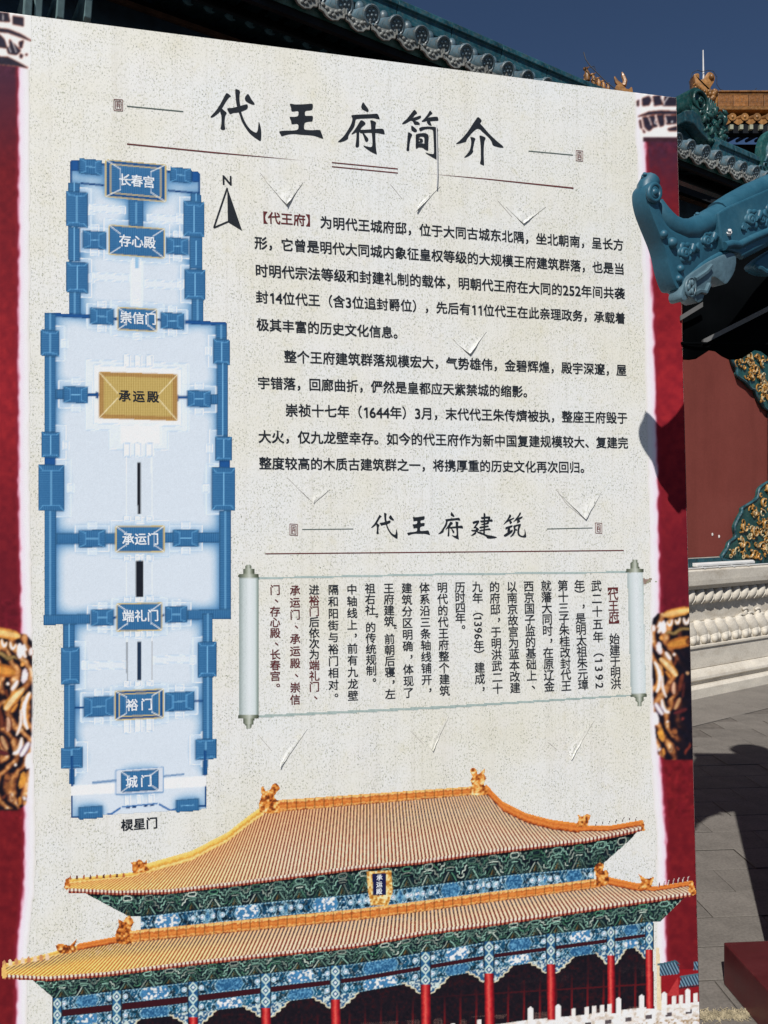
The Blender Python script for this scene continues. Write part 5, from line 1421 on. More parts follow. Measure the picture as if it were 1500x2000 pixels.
# scroll text, written in columns
vt = Letters(); vr = Letters()
ROT = '（）【】“”0123456789'
HALF = {'“': .6, '”': .6, '【': .62, '】': .62}
def column(txt, xa, ya, xb, yb, red=(), em=None, dg_=.56):
    wt = [HALF.get(c_, dg_ if c_.isdigit() else 1.0) for c_ in txt]
    tot = sum(wt); acc = 0
    for i, (c_, q) in enumerate(zip(txt, wt)):
        u = (acc + q / 2) / tot; acc += q
        x, y = xa + (xb - xa) * u, ya + (yb - ya) * u
        s_ = (BL(xa + 10.6, 1250) - BL(xa - 10.6, 1250)).length * 1.0
        L_ = vr if (red is True or i in red) else vt
        if c_ in '，。、': 
            x += 12 if c_ != '、' else 9; y -= 9 if c_ != '、' else 6
        if c_ in ROT:
            if c_ == '（': y += 3
            if c_ == '）': y -= 3
            L_.put(c_, x + (0 if c_ not in '“”' else 8), y, s_, s_, off=.013, rot=1, w=TW)
        else: L_.put(c_, x, y, s_, s_, off=.013, w=TW)
column('门、存心殿、长春宫。', 537, 1141.5, 537.5, 1351.5, True); column('承运门、承运殿、崇信', 576, 1141, 576.5, 1378, True)
column('进裕门后依次为端礼门、', 613.3, 1141, 613.8, 1372.5, (1, 2, 7, 8, 9, 10)); column('隔和阳街与裕门相对。', 650.8, 1140, 651.2, 1372)
column('中轴线上，前有九龙壁', 687, 1139.5, 689.3, 1370); column('祖右社”的传统规制。', 722.4, 1138.5, 725.6, 1341)
column('王府建筑“前朝后寝，左', 759, 1138, 762.3, 1366); column('建筑分区明确，体现了', 794, 1137, 798.3, 1364)
column('体系沿三条轴线铺开，', 828.6, 1136.5, 834, 1361); column('明代的代王府整个建筑', 863.4, 1136, 868.6, 1360)
column('历时四年。', 898, 1136.5, 899.6, 1237); column('九年（1396年）建成，', 931.6, 1135, 938, 1358)
column('的府邸，于明洪武二十', 965.3, 1135, 972, 1355.5); column('以南京故宫为蓝本改建', 999, 1134.4, 1006.3, 1354)
column('西京国子监的基础上、', 1032, 1133.8, 1039.3, 1352); column('就藩大同时，在原辽金', 1066, 1133, 1073, 1351)
column('第十三子朱桂改封代王', 1098.7, 1132.6, 1106, 1350); column('年），是明太祖朱元璋', 1131, 1132, 1139, 1348)
column('武二十五年（1392', 1164, 1131.5, 1171.5, 1347, (), None, .66); column('【代王府】', 1196.3, 1137, 1199.4, 1228, True); column('始建于明洪', 1199.6, 1236.5, 1202.8, 1346)
vt.build('scroll_lettering', M_INK); vr.build('red_scroll_lettering', M_RINK)
# labels on the plan
pl = Letters(); pdk = Letters()
for txt, x, y, sp in (('长春宫', 267.5, 353.5, 23.3), ('存心殿', 268.5, 472, 23.8), ('崇信门', 270.3, 621.5, 24), ('承运门', 274.6, 1052.5, 24.2), ('端礼门', 274.7, 1202.5, 24.2), ('裕门', 272.3, 1376, 28.5), ('城门', 271.5, 1525.5, 28.5)):
    n_ = len(txt)
    for i, c_ in enumerate(txt):
        xx = x + (i - (n_ - 1) / 2) * sp; s_ = (BL(x + 12, y) - BL(x - 12, y)).length
        pl.put(c_, xx, float(yline(x, y, xx)), s_, s_ * 1.06, off=.02, w=TW)
for txt, x, y, sp in (('承运殿', 271, 774, 27.6), ('棂星门', 272.3, 1609, 24.2)):
    for i, c_ in enumerate(txt):
        xx = x + (i - 1) * sp; s_ = (BL(x + 12, y) - BL(x - 12, y)).length
        pdk.put(c_, xx, float(yline(x, y, xx)), s_, s_ * 1.04, off=.022, w=TW)
s_ = (BL(443 + 11, 351) - BL(443 - 11, 351)).length * 1.18
pdk.put('N', 443.5, 351.5, s_, s_ * 1.0, off=.02, w=TW)
pdk.outline([(443.7, 366), (445, 434), (473, 451)], TW)
for P in (((443.7, 367), (417.5, 445)), ((417.5, 445), (445, 433))): pdk.strip(P, 3.0, TW + .0003)
for i, c_ in enumerate('承运殿'):
    s_ = (BL(741 + 6, 1727) - BL(741 - 6, 1727)).length
    pl.put(c_, 741 - .3 * i, 1713.5 + 13.5 * i, s_, s_, off=.02, w=TW + .0003)
pl.build('plan_label_lettering', M_WINK); pdk.build('plan_dark_lettering', M_INK)
# brushed title characters, traced stroke by stroke
def Z(x0, y0, k, strokes): return [[(x0 + x / k, y0 + y / k) for x, y in s_] for s_ in strokes]
DAI = Z(400, 160, 6.25, [
 [(262,140),(290,148),(318,176),(298,188),(275,215),(240,270),(205,330),(175,372),(130,410),(95,432),(68,432),(85,408),(120,370),(155,325),(195,260),(230,195)],
 [(205,328),(235,350),(265,378),(250,410),(243,450),(240,520),(248,572),(222,587),(192,572),(200,530),(203,470),(200,410),(188,372)],
 [(275,326),(340,318),(430,295),(515,275),(523,310),(505,335),(440,362),(390,374),(345,378),(310,392),(290,370)],
 [(372,95),(400,95),(428,113),(422,160),(422,220),(432,290),(445,370),(475,455),(515,530),(560,585),(600,612),(630,620),(645,590),(652,540),(660,488),(675,530),(686,590),(687,660),(678,718),(640,700),(590,665),(540,620),(490,550),(450,480),(425,410),(405,350),(385,270),(375,180)],
 [(525,150),(545,170),(570,215),(607,265),(590,276),(560,268),(520,248),(490,220),(495,180)]])
WANG = Z(400, 160, 6.25, [[(1040,270),(1100,276),(1180,275),(1260,270),(1310,268),(1318,290),(1310,335),(1280,348),(1235,352),(1222,365),(1222,400),(1232,415),(1290,415),(1318,422),(1315,465),(1305,482),(1260,486),(1222,498),(1212,520),(1212,570),(1230,585),(1300,590),(1400,588),(1418,610),(1432,650),(1442,690),(1400,680),(1340,660),(1270,650),(1180,645),(1100,636),(1030,640),(980,650),(938,662),(920,635),(908,608),(960,597),(1060,595),(1120,588),(1140,570),(1140,525),(1122,512),(1062,515),(1052,480),(1036,430),(1090,428),(1130,420),(1142,400),(1142,368),(1128,355),(1062,360),(1052,320)]])
FU = Z(640, 190, 6.25, [
 [(432,62),(455,90),(497,150),(492,178),(460,168),(420,145),(408,120),(418,85)],
 [(290,222),(400,212),(520,207),(600,202),(620,225),(633,262),(610,266),(560,255),(470,258),(380,262),(345,270),(335,300),(325,350),(300,395),(270,435),(252,470),(248,500),(235,515),(190,538),(125,547),(150,520),(200,470),(240,410),(275,350),(295,300),(300,260)],
 [(405,282),(430,288),(460,315),(450,335),(415,365),(395,400),(385,420),(382,480),(382,560),(378,600),(355,612),(338,600),(345,540),(350,480),(347,430),(320,442),(288,452),(320,410),(360,350),(390,300)],
 [(385,402),(450,398),(560,390),(660,385),(685,400),(693,448),(670,448),(620,438),(560,432),(480,432),(400,436)],
 [(520,285),(555,290),(588,308),(582,340),(580,420),(580,500),(585,580),(590,640),(597,692),(570,685),(520,660),(470,625),(432,590),(470,600),(520,610),(540,600),(545,560),(540,480),(530,400),(525,330)],
 [(418,430),(440,440),(465,470),(495,510),(485,535),(465,542),(450,520),(435,475)]])
JIAN = Z(780, 190, 6.25, [
 [(180,155),(200,168),(215,195),(190,215),(165,245),(155,255),(210,238),(258,225),(263,245),(245,262),(205,280),(190,288),(225,300),(248,320),(240,335),(185,333),(165,300),(145,285),(110,300),(75,320),(32,328),(50,300),(90,265),(130,215)],
 [(372,165),(390,180),(402,198),(380,215),(360,235),(345,250),(400,242),(462,240),(475,270),(470,285),(430,288),(380,292),(375,295),(388,330),(392,345),(360,338),(335,310),(332,290),(300,298),(270,295),(300,265),(340,215)],
 [(148,348),(180,368),(213,400),(208,420),(185,425),(150,405),(142,380)],
 [(110,430),(135,440),(155,458),(140,490),(128,540),(120,600),(118,645),(105,655),(85,648),(90,600),(95,530),(100,470)],
 [(240,380),(270,365),(340,360),(420,362),(455,375),(470,400),(460,430),(455,500),(458,600),(465,700),(473,762),(445,755),(390,725),(340,695),(315,675),(360,688),(410,695),(420,680),(420,600),(415,500),(410,420),(400,395),(360,385),(310,390),(275,405),(255,412),(242,398)],
 [(200,460),(230,455),(236,500),(235,560),(232,600),(215,622),(198,620),(198,540)],
 [(215,452),(260,442),(310,440),(345,455),(355,480),(350,560),(350,640),(340,648),(310,635),(300,612),(302,560),(302,500),(290,480),(255,478),(235,490)],
 [(228,508),(262,505),(285,520),(280,545),(250,558),(230,556),(234,545),(256,528)],
 [(205,590),(240,572),(285,565),(300,572),(310,632),(280,612),(232,608),(212,615)]])
JIE = Z(780, 190, 6.25, [
 [(955,245),(980,255),(1003,285),(990,310),(985,320),(1030,370),(1080,430),(1140,490),(1200,545),(1250,585),(1270,612),(1240,615),(1190,605),(1140,585),(1125,545),(1100,505),(1050,455),(1010,420),(985,395),(955,385),(925,398),(880,440),(835,495),(820,520),(812,540),(770,555),(720,568),(690,567),(730,535),(780,485),(830,425),(880,350),(920,290)],
 [(865,488),(895,490),(925,505),(915,540),(905,590),(895,640),(900,660),(880,690),(840,720),(790,737),(820,700),(850,660),(868,610),(875,550),(870,510)],
 [(978,470),(1010,475),(1050,495),(1038,530),(1030,600),(1028,700),(1032,790),(1030,830),(1005,822),(983,808),(992,760),(992,680),(990,590),(982,520)]])
def fit(strokes, box, shear=-0.09):
    P = np.array([p_ for s_ in strokes for p_ in s_]); x0, y0 = P.min(0); x1, y1 = P.max(0)
    o = []
    for s_ in strokes:
        q = []
        for x, y in s_:
            X_ = box[0] + (x - x0) / (x1 - x0) * (box[2] - box[0]); Y_ = box[1] + (y - y0) / (y1 - y0) * (box[3] - box[1])
            q.append((X_, Y_ + shear * (X_ - (box[0] + box[2]) / 2)))
        o.append(q)
    return o
D2 = fit(DAI, (724.6, 1002, 776.2, 1053), -.04); W2 = fit(WANG, (795, 1009, 839.5, 1046.5), -.08); F2 = fit(FU, (855.6, 1000, 904, 1054), -.06)
JIAN4 = Z(870, 990, 8.333, [
 [(440,245),(490,225),(540,220),(550,240),(520,290),(500,320),(530,345),(545,365),(525,390),(500,410),(500,430),(470,455),(425,470),(420,460),(460,425),(480,405),(430,395),(418,375),(480,372),(495,350),(455,340),(470,315),(505,260),(475,270),(450,275)],
 [(500,400),(560,405),(620,430),(680,455),(760,470),(835,492),(800,508),(740,515),(680,510),(660,485),(610,455),(540,430)],
 [(620,100),(648,115),(645,200),(642,300),(640,380),(638,430),(612,425),(618,340),(618,200)],
 [(575,170),(640,158),(715,155),(728,175),(715,215),(700,270),(680,280),(610,290),(575,285),(620,268),(670,255),(680,220),(690,190),(650,188),(590,195)],
 [(565,225),(640,215),(720,208),(750,200),(768,225),(750,238),(690,235),(600,250),(570,245)],
 [(550,325),(620,312),(690,300),(700,320),(620,335),(560,345)], [(545,380),(620,362),(700,350),(725,350),(730,372),(660,375),(560,392)]])
ZHU = Z(870, 990, 8.333, [
 [(1045,118),(1070,145),(1050,180),(1030,205),(1080,185),(1115,172),(1112,190),(1070,215),(1060,225),(1085,250),(1050,278),(1035,235),(1000,250),(945,288),(960,260),(1000,205),(1030,150)],
 [(1210,88),(1228,105),(1205,145),(1185,175),(1230,158),(1255,155),(1245,180),(1205,205),(1200,210),(1215,235),(1165,265),(1160,215),(1105,245),(1130,205),(1180,140)],
 [(975,335),(1030,312),(1088,298),(1080,328),(1000,355),(980,370)], [(1012,340),(1047,328),(1046,402),(1008,425)], [(945,462),(1000,420),(1070,375),(1092,372),(1085,405),(1030,450),(970,482)],
 [(1100,310),(1150,290),(1220,275),(1222,300),(1205,340),(1195,410),(1210,450),(1250,470),(1280,450),(1285,400),(1283,355),(1300,400),(1312,480),(1290,495),(1240,490),(1200,475),(1170,440),(1168,380),(1180,310),(1150,315),(1135,330),(1140,370),(1125,420),(1100,460),(1050,488),(1075,450),(1100,410),(1110,360)], [(1128,355),(1160,362),(1155,382),(1125,375)]])
def brush(chars, name):
    L_ = Letters()
    for ch in chars:
        for i, s_ in enumerate(ch): L_.outline(smooth_loop(s_, 4), TW + .00012 * i)
    return L_.build(name, M_INK)
brush([DAI, WANG, FU, JIAN, JIE], 'title_lettering'); brush([D2, W2, F2, JIAN4, ZHU], 'subtitle_lettering')
# rules and seals
for pts, wd in (([(248, 207.5), (358, 218)], 2.0), ([(1032, 295), (1119, 303)], 1.8), ([(590, 1034), (690, 1033)], 1.6), ([(1068, 1033), (1157, 1031)], 1.6)):
    ru = Letters(); ru.strip(pts, wd, TW); ru.build('dark_rule', M_GREEN)
for pts in ([(248, 280), (420, 297), (595, 313.6), (420, 299.5), (248, 282.6)], [(833, 339), (950, 348.8), (1120, 366.2), (1120, 369), (950, 350.6)]):
    ru = Letters(); ru.outline(pts, TW); ru.build('red_rule', M_RED)
for pts in ([(648, 317.5), (777, 330)], [(648, 325.5), (777, 338)], [(518, 1081.5), (1218, 1075)]):
    ru = Letters(); ru.strip(pts, 2.0, TW); ru.build('red_rule', M_RED)
for x, y, w_, h_ in ((231, 205, 17, 22), (1131.5, 304, 13, 20), (573.5, 1034, 15, 22), (1169, 1031, 12.5, 20)):
    se = Letters()
    a_, b_ = x - w_ / 2, x + w_ / 2; c_, d_ = y - h_ / 2, y + h_ / 2
    for i in (0, 3): se.strip([(a_ + i, c_ + i), (b_ - i, c_ + i + 1), (b_ - i, d_ - i + 1), (a_ + i, d_ - i), (a_ + i, c_ + i)], 1.2, TW + .00005 * i)
    for k_ in range(3): se.strip([(a_ + 4.6, c_ + 6.5 + 3.2 * k_), (b_ - 4.6, c_ + 6.5 + 3.2 * k_)], 1.1, TW + .0002)
    se.strip([(x - 1.5, c_ + 6), (x - 2.5, d_ - 5)], 1.1, TW + .0003); se.strip([(x + 1.8, c_ + 9), (x + 1.8, d_ - 5)], 1.1, TW + .0004)
    se.build('seal_stamp', M_SEAL)
COL.objects.unlink(fo); bpy.data.objects.remove(fo)

# ---------------------------------------------------------------- printed scroll
cv = Canvas(456, 1090, 1306, 1436, 1.0); X, Y = cv.X, cv.Y
def rollerfn(xa, xb, sgn):
    def f(Xa, Ya):
        cx = np.interp(Ya, [1100, 1400], [xa, xb]); u = (Xa - cx) / 38 + .5
        v = vnoise(Xa, Ya, 5, 300, 3)
        c_ = stops(u, [(0, (138, 152, 150)), (.25, (196, 206, 206)), (.55, (220, 226, 228)), (.85, (206, 216, 216)), (1, (120, 136, 128))])
        sw = np.abs(np.sin(Xa * .5 + 3 * np.sin(Ya * .22) + 4 * v)) < .22
        m_ = sw & ((u < .4) if sgn < 0 else (u > .5))
        return np.where(m_[..., None], c_ * .90, c_)
    return f
def knob(pts): cv.fn(pts, lambda Xa, Ya: stops((Xa - min(p_[0] for p_ in pts)) / (max(p_[0] for p_ in pts) - min(p_[0] for p_ in pts)), [(0, (66, 74, 62)), (.35, (150, 156, 140)), (.55, (196, 200, 190)), (.8, (110, 118, 100)), (1, (56, 62, 52))]))
cv.fn([(506, 1127), (870, 1119), (1226, 1115), (1226, 1119.5), (870, 1124), (506, 1131.5)], lambda Xa, Ya: lerp((150, 168, 166), (184, 198, 194), vnoise(Xa, Ya, 3, 310, 2)))
cv.fn([(506, 1396), (870, 1378), (1233, 1355.5), (1233, 1360), (870, 1384), (506, 1402)], lambda Xa, Ya: lerp((142, 160, 156), (180, 194, 190), vnoise(Xa, Ya, 3, 311, 2)))
cv.fn([(1226, 1116), (1262, 1130), (1274, 1128), (1272, 1137), (1256, 1144), (1240, 1128)], lambda Xa, Ya: lerp((120, 96, 84), (176, 156, 146), vnoise(Xa, Ya, 4, 312, 2)))
for P in ([(1262, 1140), (1270, 1132), (1280, 1134), (1284, 1142)], [(1258, 1150), (1268, 1146), (1276, 1152), (1270, 1160)], [(1256, 1156), (1262, 1164)], [(1270, 1138), (1284, 1136), (1296, 1131)]): cv.line(P, 1.6, (150, 160, 130))
cv.fn([(466, 1127), (505.5, 1127), (505, 1398), (466, 1398)], rollerfn(485.5, 485, -1)); cv.fn([(1224.5, 1119), (1256, 1118), (1262, 1357), (1232, 1358)], rollerfn(1239, 1249, 1))
for pts in ([(479, 1103), (491, 1103), (492, 1111), (478, 1111)], [(474, 1110), (496.5, 1110), (497, 1122), (474, 1122)], [(465, 1121), (506, 1121), (506, 1129), (465, 1129)], [(465, 1396), (506, 1396), (506, 1404), (465, 1404)], [(474, 1403), (497, 1403), (496, 1415), (475, 1415)], [(479, 1414), (492, 1414), (491, 1423), (480, 1423)],
            [(1234, 1092), (1245, 1092), (1246, 1100), (1233, 1100)], [(1230, 1099), (1248, 1099), (1249, 1111), (1230, 1111)], [(1222, 1110), (1257, 1110), (1257, 1118.5), (1222, 1118.5)], [(1231, 1355), (1264, 1354), (1264, 1361), (1231, 1362)], [(1239, 1361), (1258, 1360), (1257, 1371), (1241, 1371)], [(1244, 1370), (1254, 1370), (1253, 1380), (1245, 1380)]): knob(pts)
cv.build('scroll_print', 0.0004, board)

# ---------------------------------------------------------------- torn vent flaps in the sheet
t = NT('bare_flap_sheet'); t.base(t.mix(t.ramp(t.noise(300, 2), [(.58, (0, 0, 0)), (.7, (.6, .6, .6))]), t.ramp(t.noise(12, 3), [(.3, (.66, .645, .61)), (.7, (.78, .77, .74))]), (.42, .40, .33))); t.rough(.6); t.bump(t.noise(30, 3), .25, .004); M_FLAP = t.m if False else M_CREAM
M_CUT = simple('dark_cut_edge', (0.36, 0.335, 0.31), 0.8)
def flap(a, b, tip, lift, seed, n=9):
    rr = random.Random(seed); V = []; F = []
    A, Bq, T = BL(*a), BL(*b), BL(*tip)
    for j in range(n + 1):
        v = j / n; row = []
        wob = rr.uniform(-.0012, .0012)
        l, r_ = A.lerp(T, v), Bq.lerp(T, v)
        for i in range(n + 1):
            u = i / n
            p_ = l.lerp(r_, u)
            edge = math.sin(math.pi * u) 
            p_ = p_ + Vector(((u - .5) * wob * 2, 0, wob * (1 - v)))
            p_.y = -(0.0010 + lift * (v ** 2.0) * (0.75 + .5 * (1 - edge) * (0.4 + u * .6)) + 0.0012 * math.sin(7 * u + 5 * v + seed) * v)
            row.append(len(V)); V.append(p_)
        if j:
            for i in range(n): F.append((prev[i], prev[i + 1], row[i + 1], row[i]))
        prev = row
    me = bpy.data.meshes.new('paper_flap'); me.from_pydata([tuple(p_) for p_ in V], [], F)
    for p_ in me.polygons: p_.use_smooth = True
    me.update()
    link_mesh('paper_flap', me, M_FLAP, board)
CUT = Letters()
for a, b, tip, lift, sd in (((516, 350), (592, 356), (560, 402), .0055, 1), ((822, 388), (860, 364), (813, 413), .0042, 2), ((986, 402), (1066, 404), (1022, 438), .0022, 3), ((888, 668), (950, 648), (917, 692), .0045, 4),
                             ((1090, 962), (1175, 960), (1143, 1014), .0045, 5), ((580, 952), (644, 956), (613, 983), .0012, 6), ((548, 1462), (600, 1424), (547, 1500), .0032, 7), ((826, 1446), (876, 1400), (845, 1467), .0022, 8), ((1106, 1456), (1160, 1408), (1115, 1483), .0025, 9)):
    flap(a, b, tip, lift, sd)
    CUT.strip([tip, b], 1.0, .0005)
for pts in ([(508, 338), (526, 360), (560, 403)], [(762, 360), (785, 388)], [(972, 392), (1000, 424)], [(1086, 956), (1108, 986), (1142, 1014)], [(884, 662), (916, 692)], [(505, 1436), (530, 1466)], [(802, 1428), (826, 1452)], [(1070, 1450), (1088, 1464)], [(560, 932), (604, 976)]):
    CUT.strip(pts, 0.7, .0006)
CUT.build('cut_line', M_CUT)
mb = MB(); mb.tube([BL(851.5, 246, .005), BL(852.5, 300, .006), BL(853, 345, .006), BL(852, 368, .006)], 0.0016, 6); mb.build('loose_thread', M_STEEL, board, world=False)

# ================================================================== ROOFED NOTICE STAND at the right
M_STEELT = NT('moulded_teal_metal')
_n = M_STEELT.noise(16, 5, 0.6); _n2 = M_STEELT.noise(130, 3, 0.6)
M_STEELT.base(M_STEELT.mix(0.5, M_STEELT.ramp(_n, [(0.3, (0.019, 0.094, 0.144)), (0.55, (0.025, 0.116, 0.175)), (0.8, (0.046, 0.148, 0.202))]), M_STEELT.ramp(_n2, [(0.3, (0.7, 0.7, 0.7)), (0.7, (1, 1, 1))]), 'MULTIPLY'))
M_STEELT.rough(M_STEELT.ramp(_n, [(0.35, (0.42,) * 3), (0.7, (0.6,) * 3)])); M_STEELT.bump(_n2, 0.12, 0.003); M_STEELT = M_STEELT.m
M_PLAST = simple('weathered_teal_plastic', (0.095, 0.165, 0.20), 0.45, 0.3, 18, 0.2, 60)
M_BLACK = simple('shade_black', (0.0025, 0.003, 0.0035), 0.95, 0.3, 6, spec=0.0)  # near-black puts the shade under the roof into the colour
M_BATTEN = simple('dull_grey_batten', (0.10, 0.10, 0.10), 0.7, 0.2)
M_LACQ = NT('worn_dark_red_lacquer')
_n = M_LACQ.noise(5, 5, 0.65, stretch=(1, 3, 1)); _n2 = M_LACQ.noise(40, 4, 0.7)
M_LACQ.base(M_LACQ.mix(M_LACQ.ramp(_n2, [(0.70, (0, 0, 0)), (0.82, (0.4, 0.4, 0.4))]), M_LACQ.ramp(_n, [(0.3, (0.06, 0.009, 0.011)), (0.6, (0.085, 0.013, 0.015)), (0.8, (0.12, 0.03, 0.03))]), (0.26, 0.17, 0.15)))
M_LACQ.rough(M_LACQ.ramp(_n, [(0.3, (0.28,) * 3), (0.7, (0.5,) * 3)])); M_LACQ = M_LACQ.m

NX = Vector((1.36, 2.55, 0))
stand = empty('notice_stand', tuple(NX), (gx, gy, Vector((0, 0, 1))), 'roofed notice stand with teal moulded ridge trim and a dark red plinth at the right', 'notice stand')
# plinth: back-left corner on the paving at photo (1413, 1922)
c0 = Vector((663 / FOC * 2.606, 2.606, 0)); PH = 0.143
mb = MB()
mb.prism([c0, c0 - gy * 1.7, c0 - gy * 1.7 + gx * 1.9, c0 + gx * 1.9], (0, 0, PH)); mb.build('plinth', M_LACQ, stand, bevel=0.006)
mb = MB(); mb.tube([NX + Vector((0, 0, PH)), NX + Vector((0, 0, 2.5))], 0.055, 14)
mb.build('post', M_LACQ, stand, smooth=45)
mb = MB(); mb.tube([NX + gx * 1.7 + Vector((0, 0, PH - .01)), NX + gx * 1.7 + Vector((0, 0, 2.5))], 0.055, 14)
mb.build('post', M_LACQ, stand, smooth=45)
mb = MB(); mb.prism([NX + gx * .06 + gy * .02 + Vector((0, 0, PH + .002)), NX + gx * 1.64 + gy * .02 + Vector((0, 0, PH + .002)), NX + gx * 1.64 + gy * .02 + Vector((0, 0, 2.2)), NX + gx * .06 + gy * .02 + Vector((0, 0, 2.2))], gy * -0.04)
mb.build('panel', M_LACQ, stand)
# roof sheets, blackened to read as shaded underside: corrugated near eave hangs as a wavy edge
def zz(h): return h
sheet = MB(); N_ = 120
e0 = Vector((0.852, 2.188, 2.035)); e1 = Vector((0.852 + 2.2, 2.188 - 0.06, 2.035))
g0 = Vector((0.885, 2.28, 2.33)); h0 = Vector((1.16, 2.62, 2.55)); k0 = Vector((1.34, 2.92, 2.30))
rows = []
for i in range(N_ + 1):
    u = i / N_; d = (e1 - e0) * u
    s_ = d.length / 0.128 * 2 * math.pi
    wv = 0.5 + 0.5 * math.cos(s_ + 2.4); wv = wv ** 1.6
    rows.append([e0 + d + Vector((0, 0, 0.028 * wv)), g0 + d * .99 + Vector((0, 0, .012 * wv)), h0 + d * .93 + Vector((0, 0, .010 * wv)), k0 + d * .9 + Vector((0, 0, .02 * wv))])
vs_ = [p_ for r_ in rows for p_ in r_] ; fs = []
for i in range(N_):
    for j in range(3): fs.append((i * 4 + j, (i + 1) * 4 + j, (i + 1) * 4 + j + 1, i * 4 + j + 1))
sheet.add(vs_, fs); so = sheet.build('roof_sheet', M_BLACK, stand, smooth=50)
so.modifiers.new('thickness', 'SOLIDIFY').thickness = 0.006
mb = MB(); mb.tube([h0 + Vector((0, 0, .03)), h0 + Vector((2.0, -.05, .03))], 0.045, 10)
ho = h0 + Vector((.36, .03, .02))
mb.build('ridge_roll', M_STEELT, stand, smooth=50)
mb = MB()
pp = [ho + Vector((.12 * math.cos(a) * (1 - .1 * a), 0, .10 + .12 * math.sin(a) * (1 - .1 * a))) for a in np.linspace(-.6, 5.5, 16)]
mb.tube(pp, [.045 - .0018 * i for i in range(16)], 8); mb.prism([p_ for p_ in pp[:13]], (0, .03, 0)); mb.build('ridge_end_scroll', M_STEELT, stand, smooth=60)
mb = MB()
for (xa, ya, da), (xb, yb, db) in (((1374, 672, 2.185), (1512, 602, 2.14)), ((1329, 626, 2.19), (1373, 599, 2.19))):
    a, b = at(xa, ya, da), at(xb, yb, db)
    mb.prism([a, b, b + Vector((0, 0, .014)), a + Vector((0, 0, .014))], (0, .012, 0))
mb.build('batten', M_BATTEN, stand)
mb = MB(); a, b = at(1331, 671, 2.19), at(1520, 673, 2.12); mb.prism([a, b, b + Vector((0, 0, .005)), a + Vector((0, 0, .005))], (0, .01, 0)); mb.build('batten', M_BLACK, stand)

# verge: moulded sections; profiles traced in the vertical plane through the verge, then given their real thickness
VE = Vector((.83, .56, 0)).normalized(); VN = Vector((.56, -.83, 0)).normalized()      # along the verge, towards the viewer's right
VP0 = Vector((.61, 1.76, 0)) * 0.96; TH = 0.0445
def vp(zx, zy, out_=0.0):
    px, py = 1200 + zx / 4.4444, 150 + zy / 4.4444
    return on_plane(px, py, VP0 + VN * out_, VN)
end = [(345, 898), (390, 930), (408, 1000), (398, 1060), (392, 1100), (402, 1150), (432, 1230), (482, 1300), (560, 1350), (650, 1362), (740, 1325), (820, 1270), (905, 1205), (925, 1260), (940, 1400), (945, 1500), (880, 1560), (800, 1610), (720, 1680), (650, 1750), (610, 1815), (585, 1845), (545, 1835), (510, 1760), (480, 1660), (455, 1540), (425, 1440), (385, 1340), (345, 1240), (310, 1140), (290, 1040), (290, 960), (312, 915)]
P = [vp(*q) for q in smooth_loop(end, 3)]
mb = MB(); mb.prism(P, VN * -TH)
ve_o = mb.build('verge_end', M_STEELT, stand, bevel=0.008, smooth=40)
mb = MB()
rim = [(375, 1075), (392, 1150), (424, 1230), (474, 1300), (556, 1345), (650, 1345), (740, 1302), (830, 1248), (915, 1200)]
rp = [vp(*q, -TH / 2) for q in rim]
mb.tube(rp, [TH * k_ for k_ in (.25, .42, .55, .62, .66, .66, .66, .66, .66)], 14); mb.build('rim_roll', M_STEELT, stand, smooth=60)
mb = MB()      # rounded back of the scroll and foot
back = [(312, 905), (280, 960), (272, 1040), (292, 1140), (330, 1250), (375, 1350), (418, 1450), (450, 1560), (478, 1680), (500, 1770), (540, 1830)]
mb.tube([vp(*q, -TH / 2) for q in back], [TH * .5] * 9 + [TH * .6, TH * .5], 14)
mb.build('back_roll', M_STEELT, stand, smooth=60)
VPP = vp
def ring(cx, cy, rx, ry, r, out_=0.0, n=22):
    out_ += .013 if cx > 960 else 0
    return [vp(cx + rx * math.cos(a), cy + ry * math.sin(a), out_) for a in np.linspace(0, 2 * math.pi, n, endpoint=False)]
mb = MB()
mb.tube(ring(345, 1008, 48, 72, 0, .002), 0.006, 8, closed=True); mb.tube(ring(342, 1008, 25, 38, 0, .003), 0.0055, 8, closed=True)
mb.ball(tuple(vp(340, 1008, .003)), .010, 10, 7)
mb.build('scroll_spiral', M_STEELT, stand, smooth=60)
def cloud(cx, cy, s_, mb, tail=1):
    vp = lambda x_, y_, o_=0.0: VPP(x_, y_, o_ + (.013 if x_ > 960 else 0))
    lob = [vp(cx + 48 * s_ * (1 + .16 * math.cos(6 * a)) * math.cos(a), cy + 66 * s_ * (1 + .16 * math.cos(6 * a)) * math.sin(a), -.003) for a in np.linspace(0, 2 * math.pi, 42, endpoint=False)]
    mb.tube(lob, .0075 * s_, 8, closed=True); mb.prism([p_ + VN * .001 for p_ in lob], VN * .004)
    mb.tube(ring(cx, cy, 24 * s_, 34 * s_, 0, .003, 16), 0.0055 * s_, 8, closed=True)
    mb.ball(tuple(vp(cx, cy, .002)), (.008 * s_, .008 * s_, .010 * s_), 8, 6)
    if tail:
        mb.tube([vp(cx + (40 + 16 * k) * s_, cy - (10 + 10 * k) * s_ + 26 * math.sin(k * 2.1) * s_, .001) for k in range(6)], [.009, .008, .010, .007, .009, .004], 8)
mb = MB()
cloud(608, 1530, 1.0, mb); cloud(800, 1425, .9, mb)
for x, y, r in ((428, 1370, .010), (498, 1445, .013), (570, 1670, .010), (557, 1755, .009)): mb.ball(tuple(vp(x, y, .001)), r, 10, 7)
mb.build('cloud_relief', M_STEELT, stand, smooth=60)
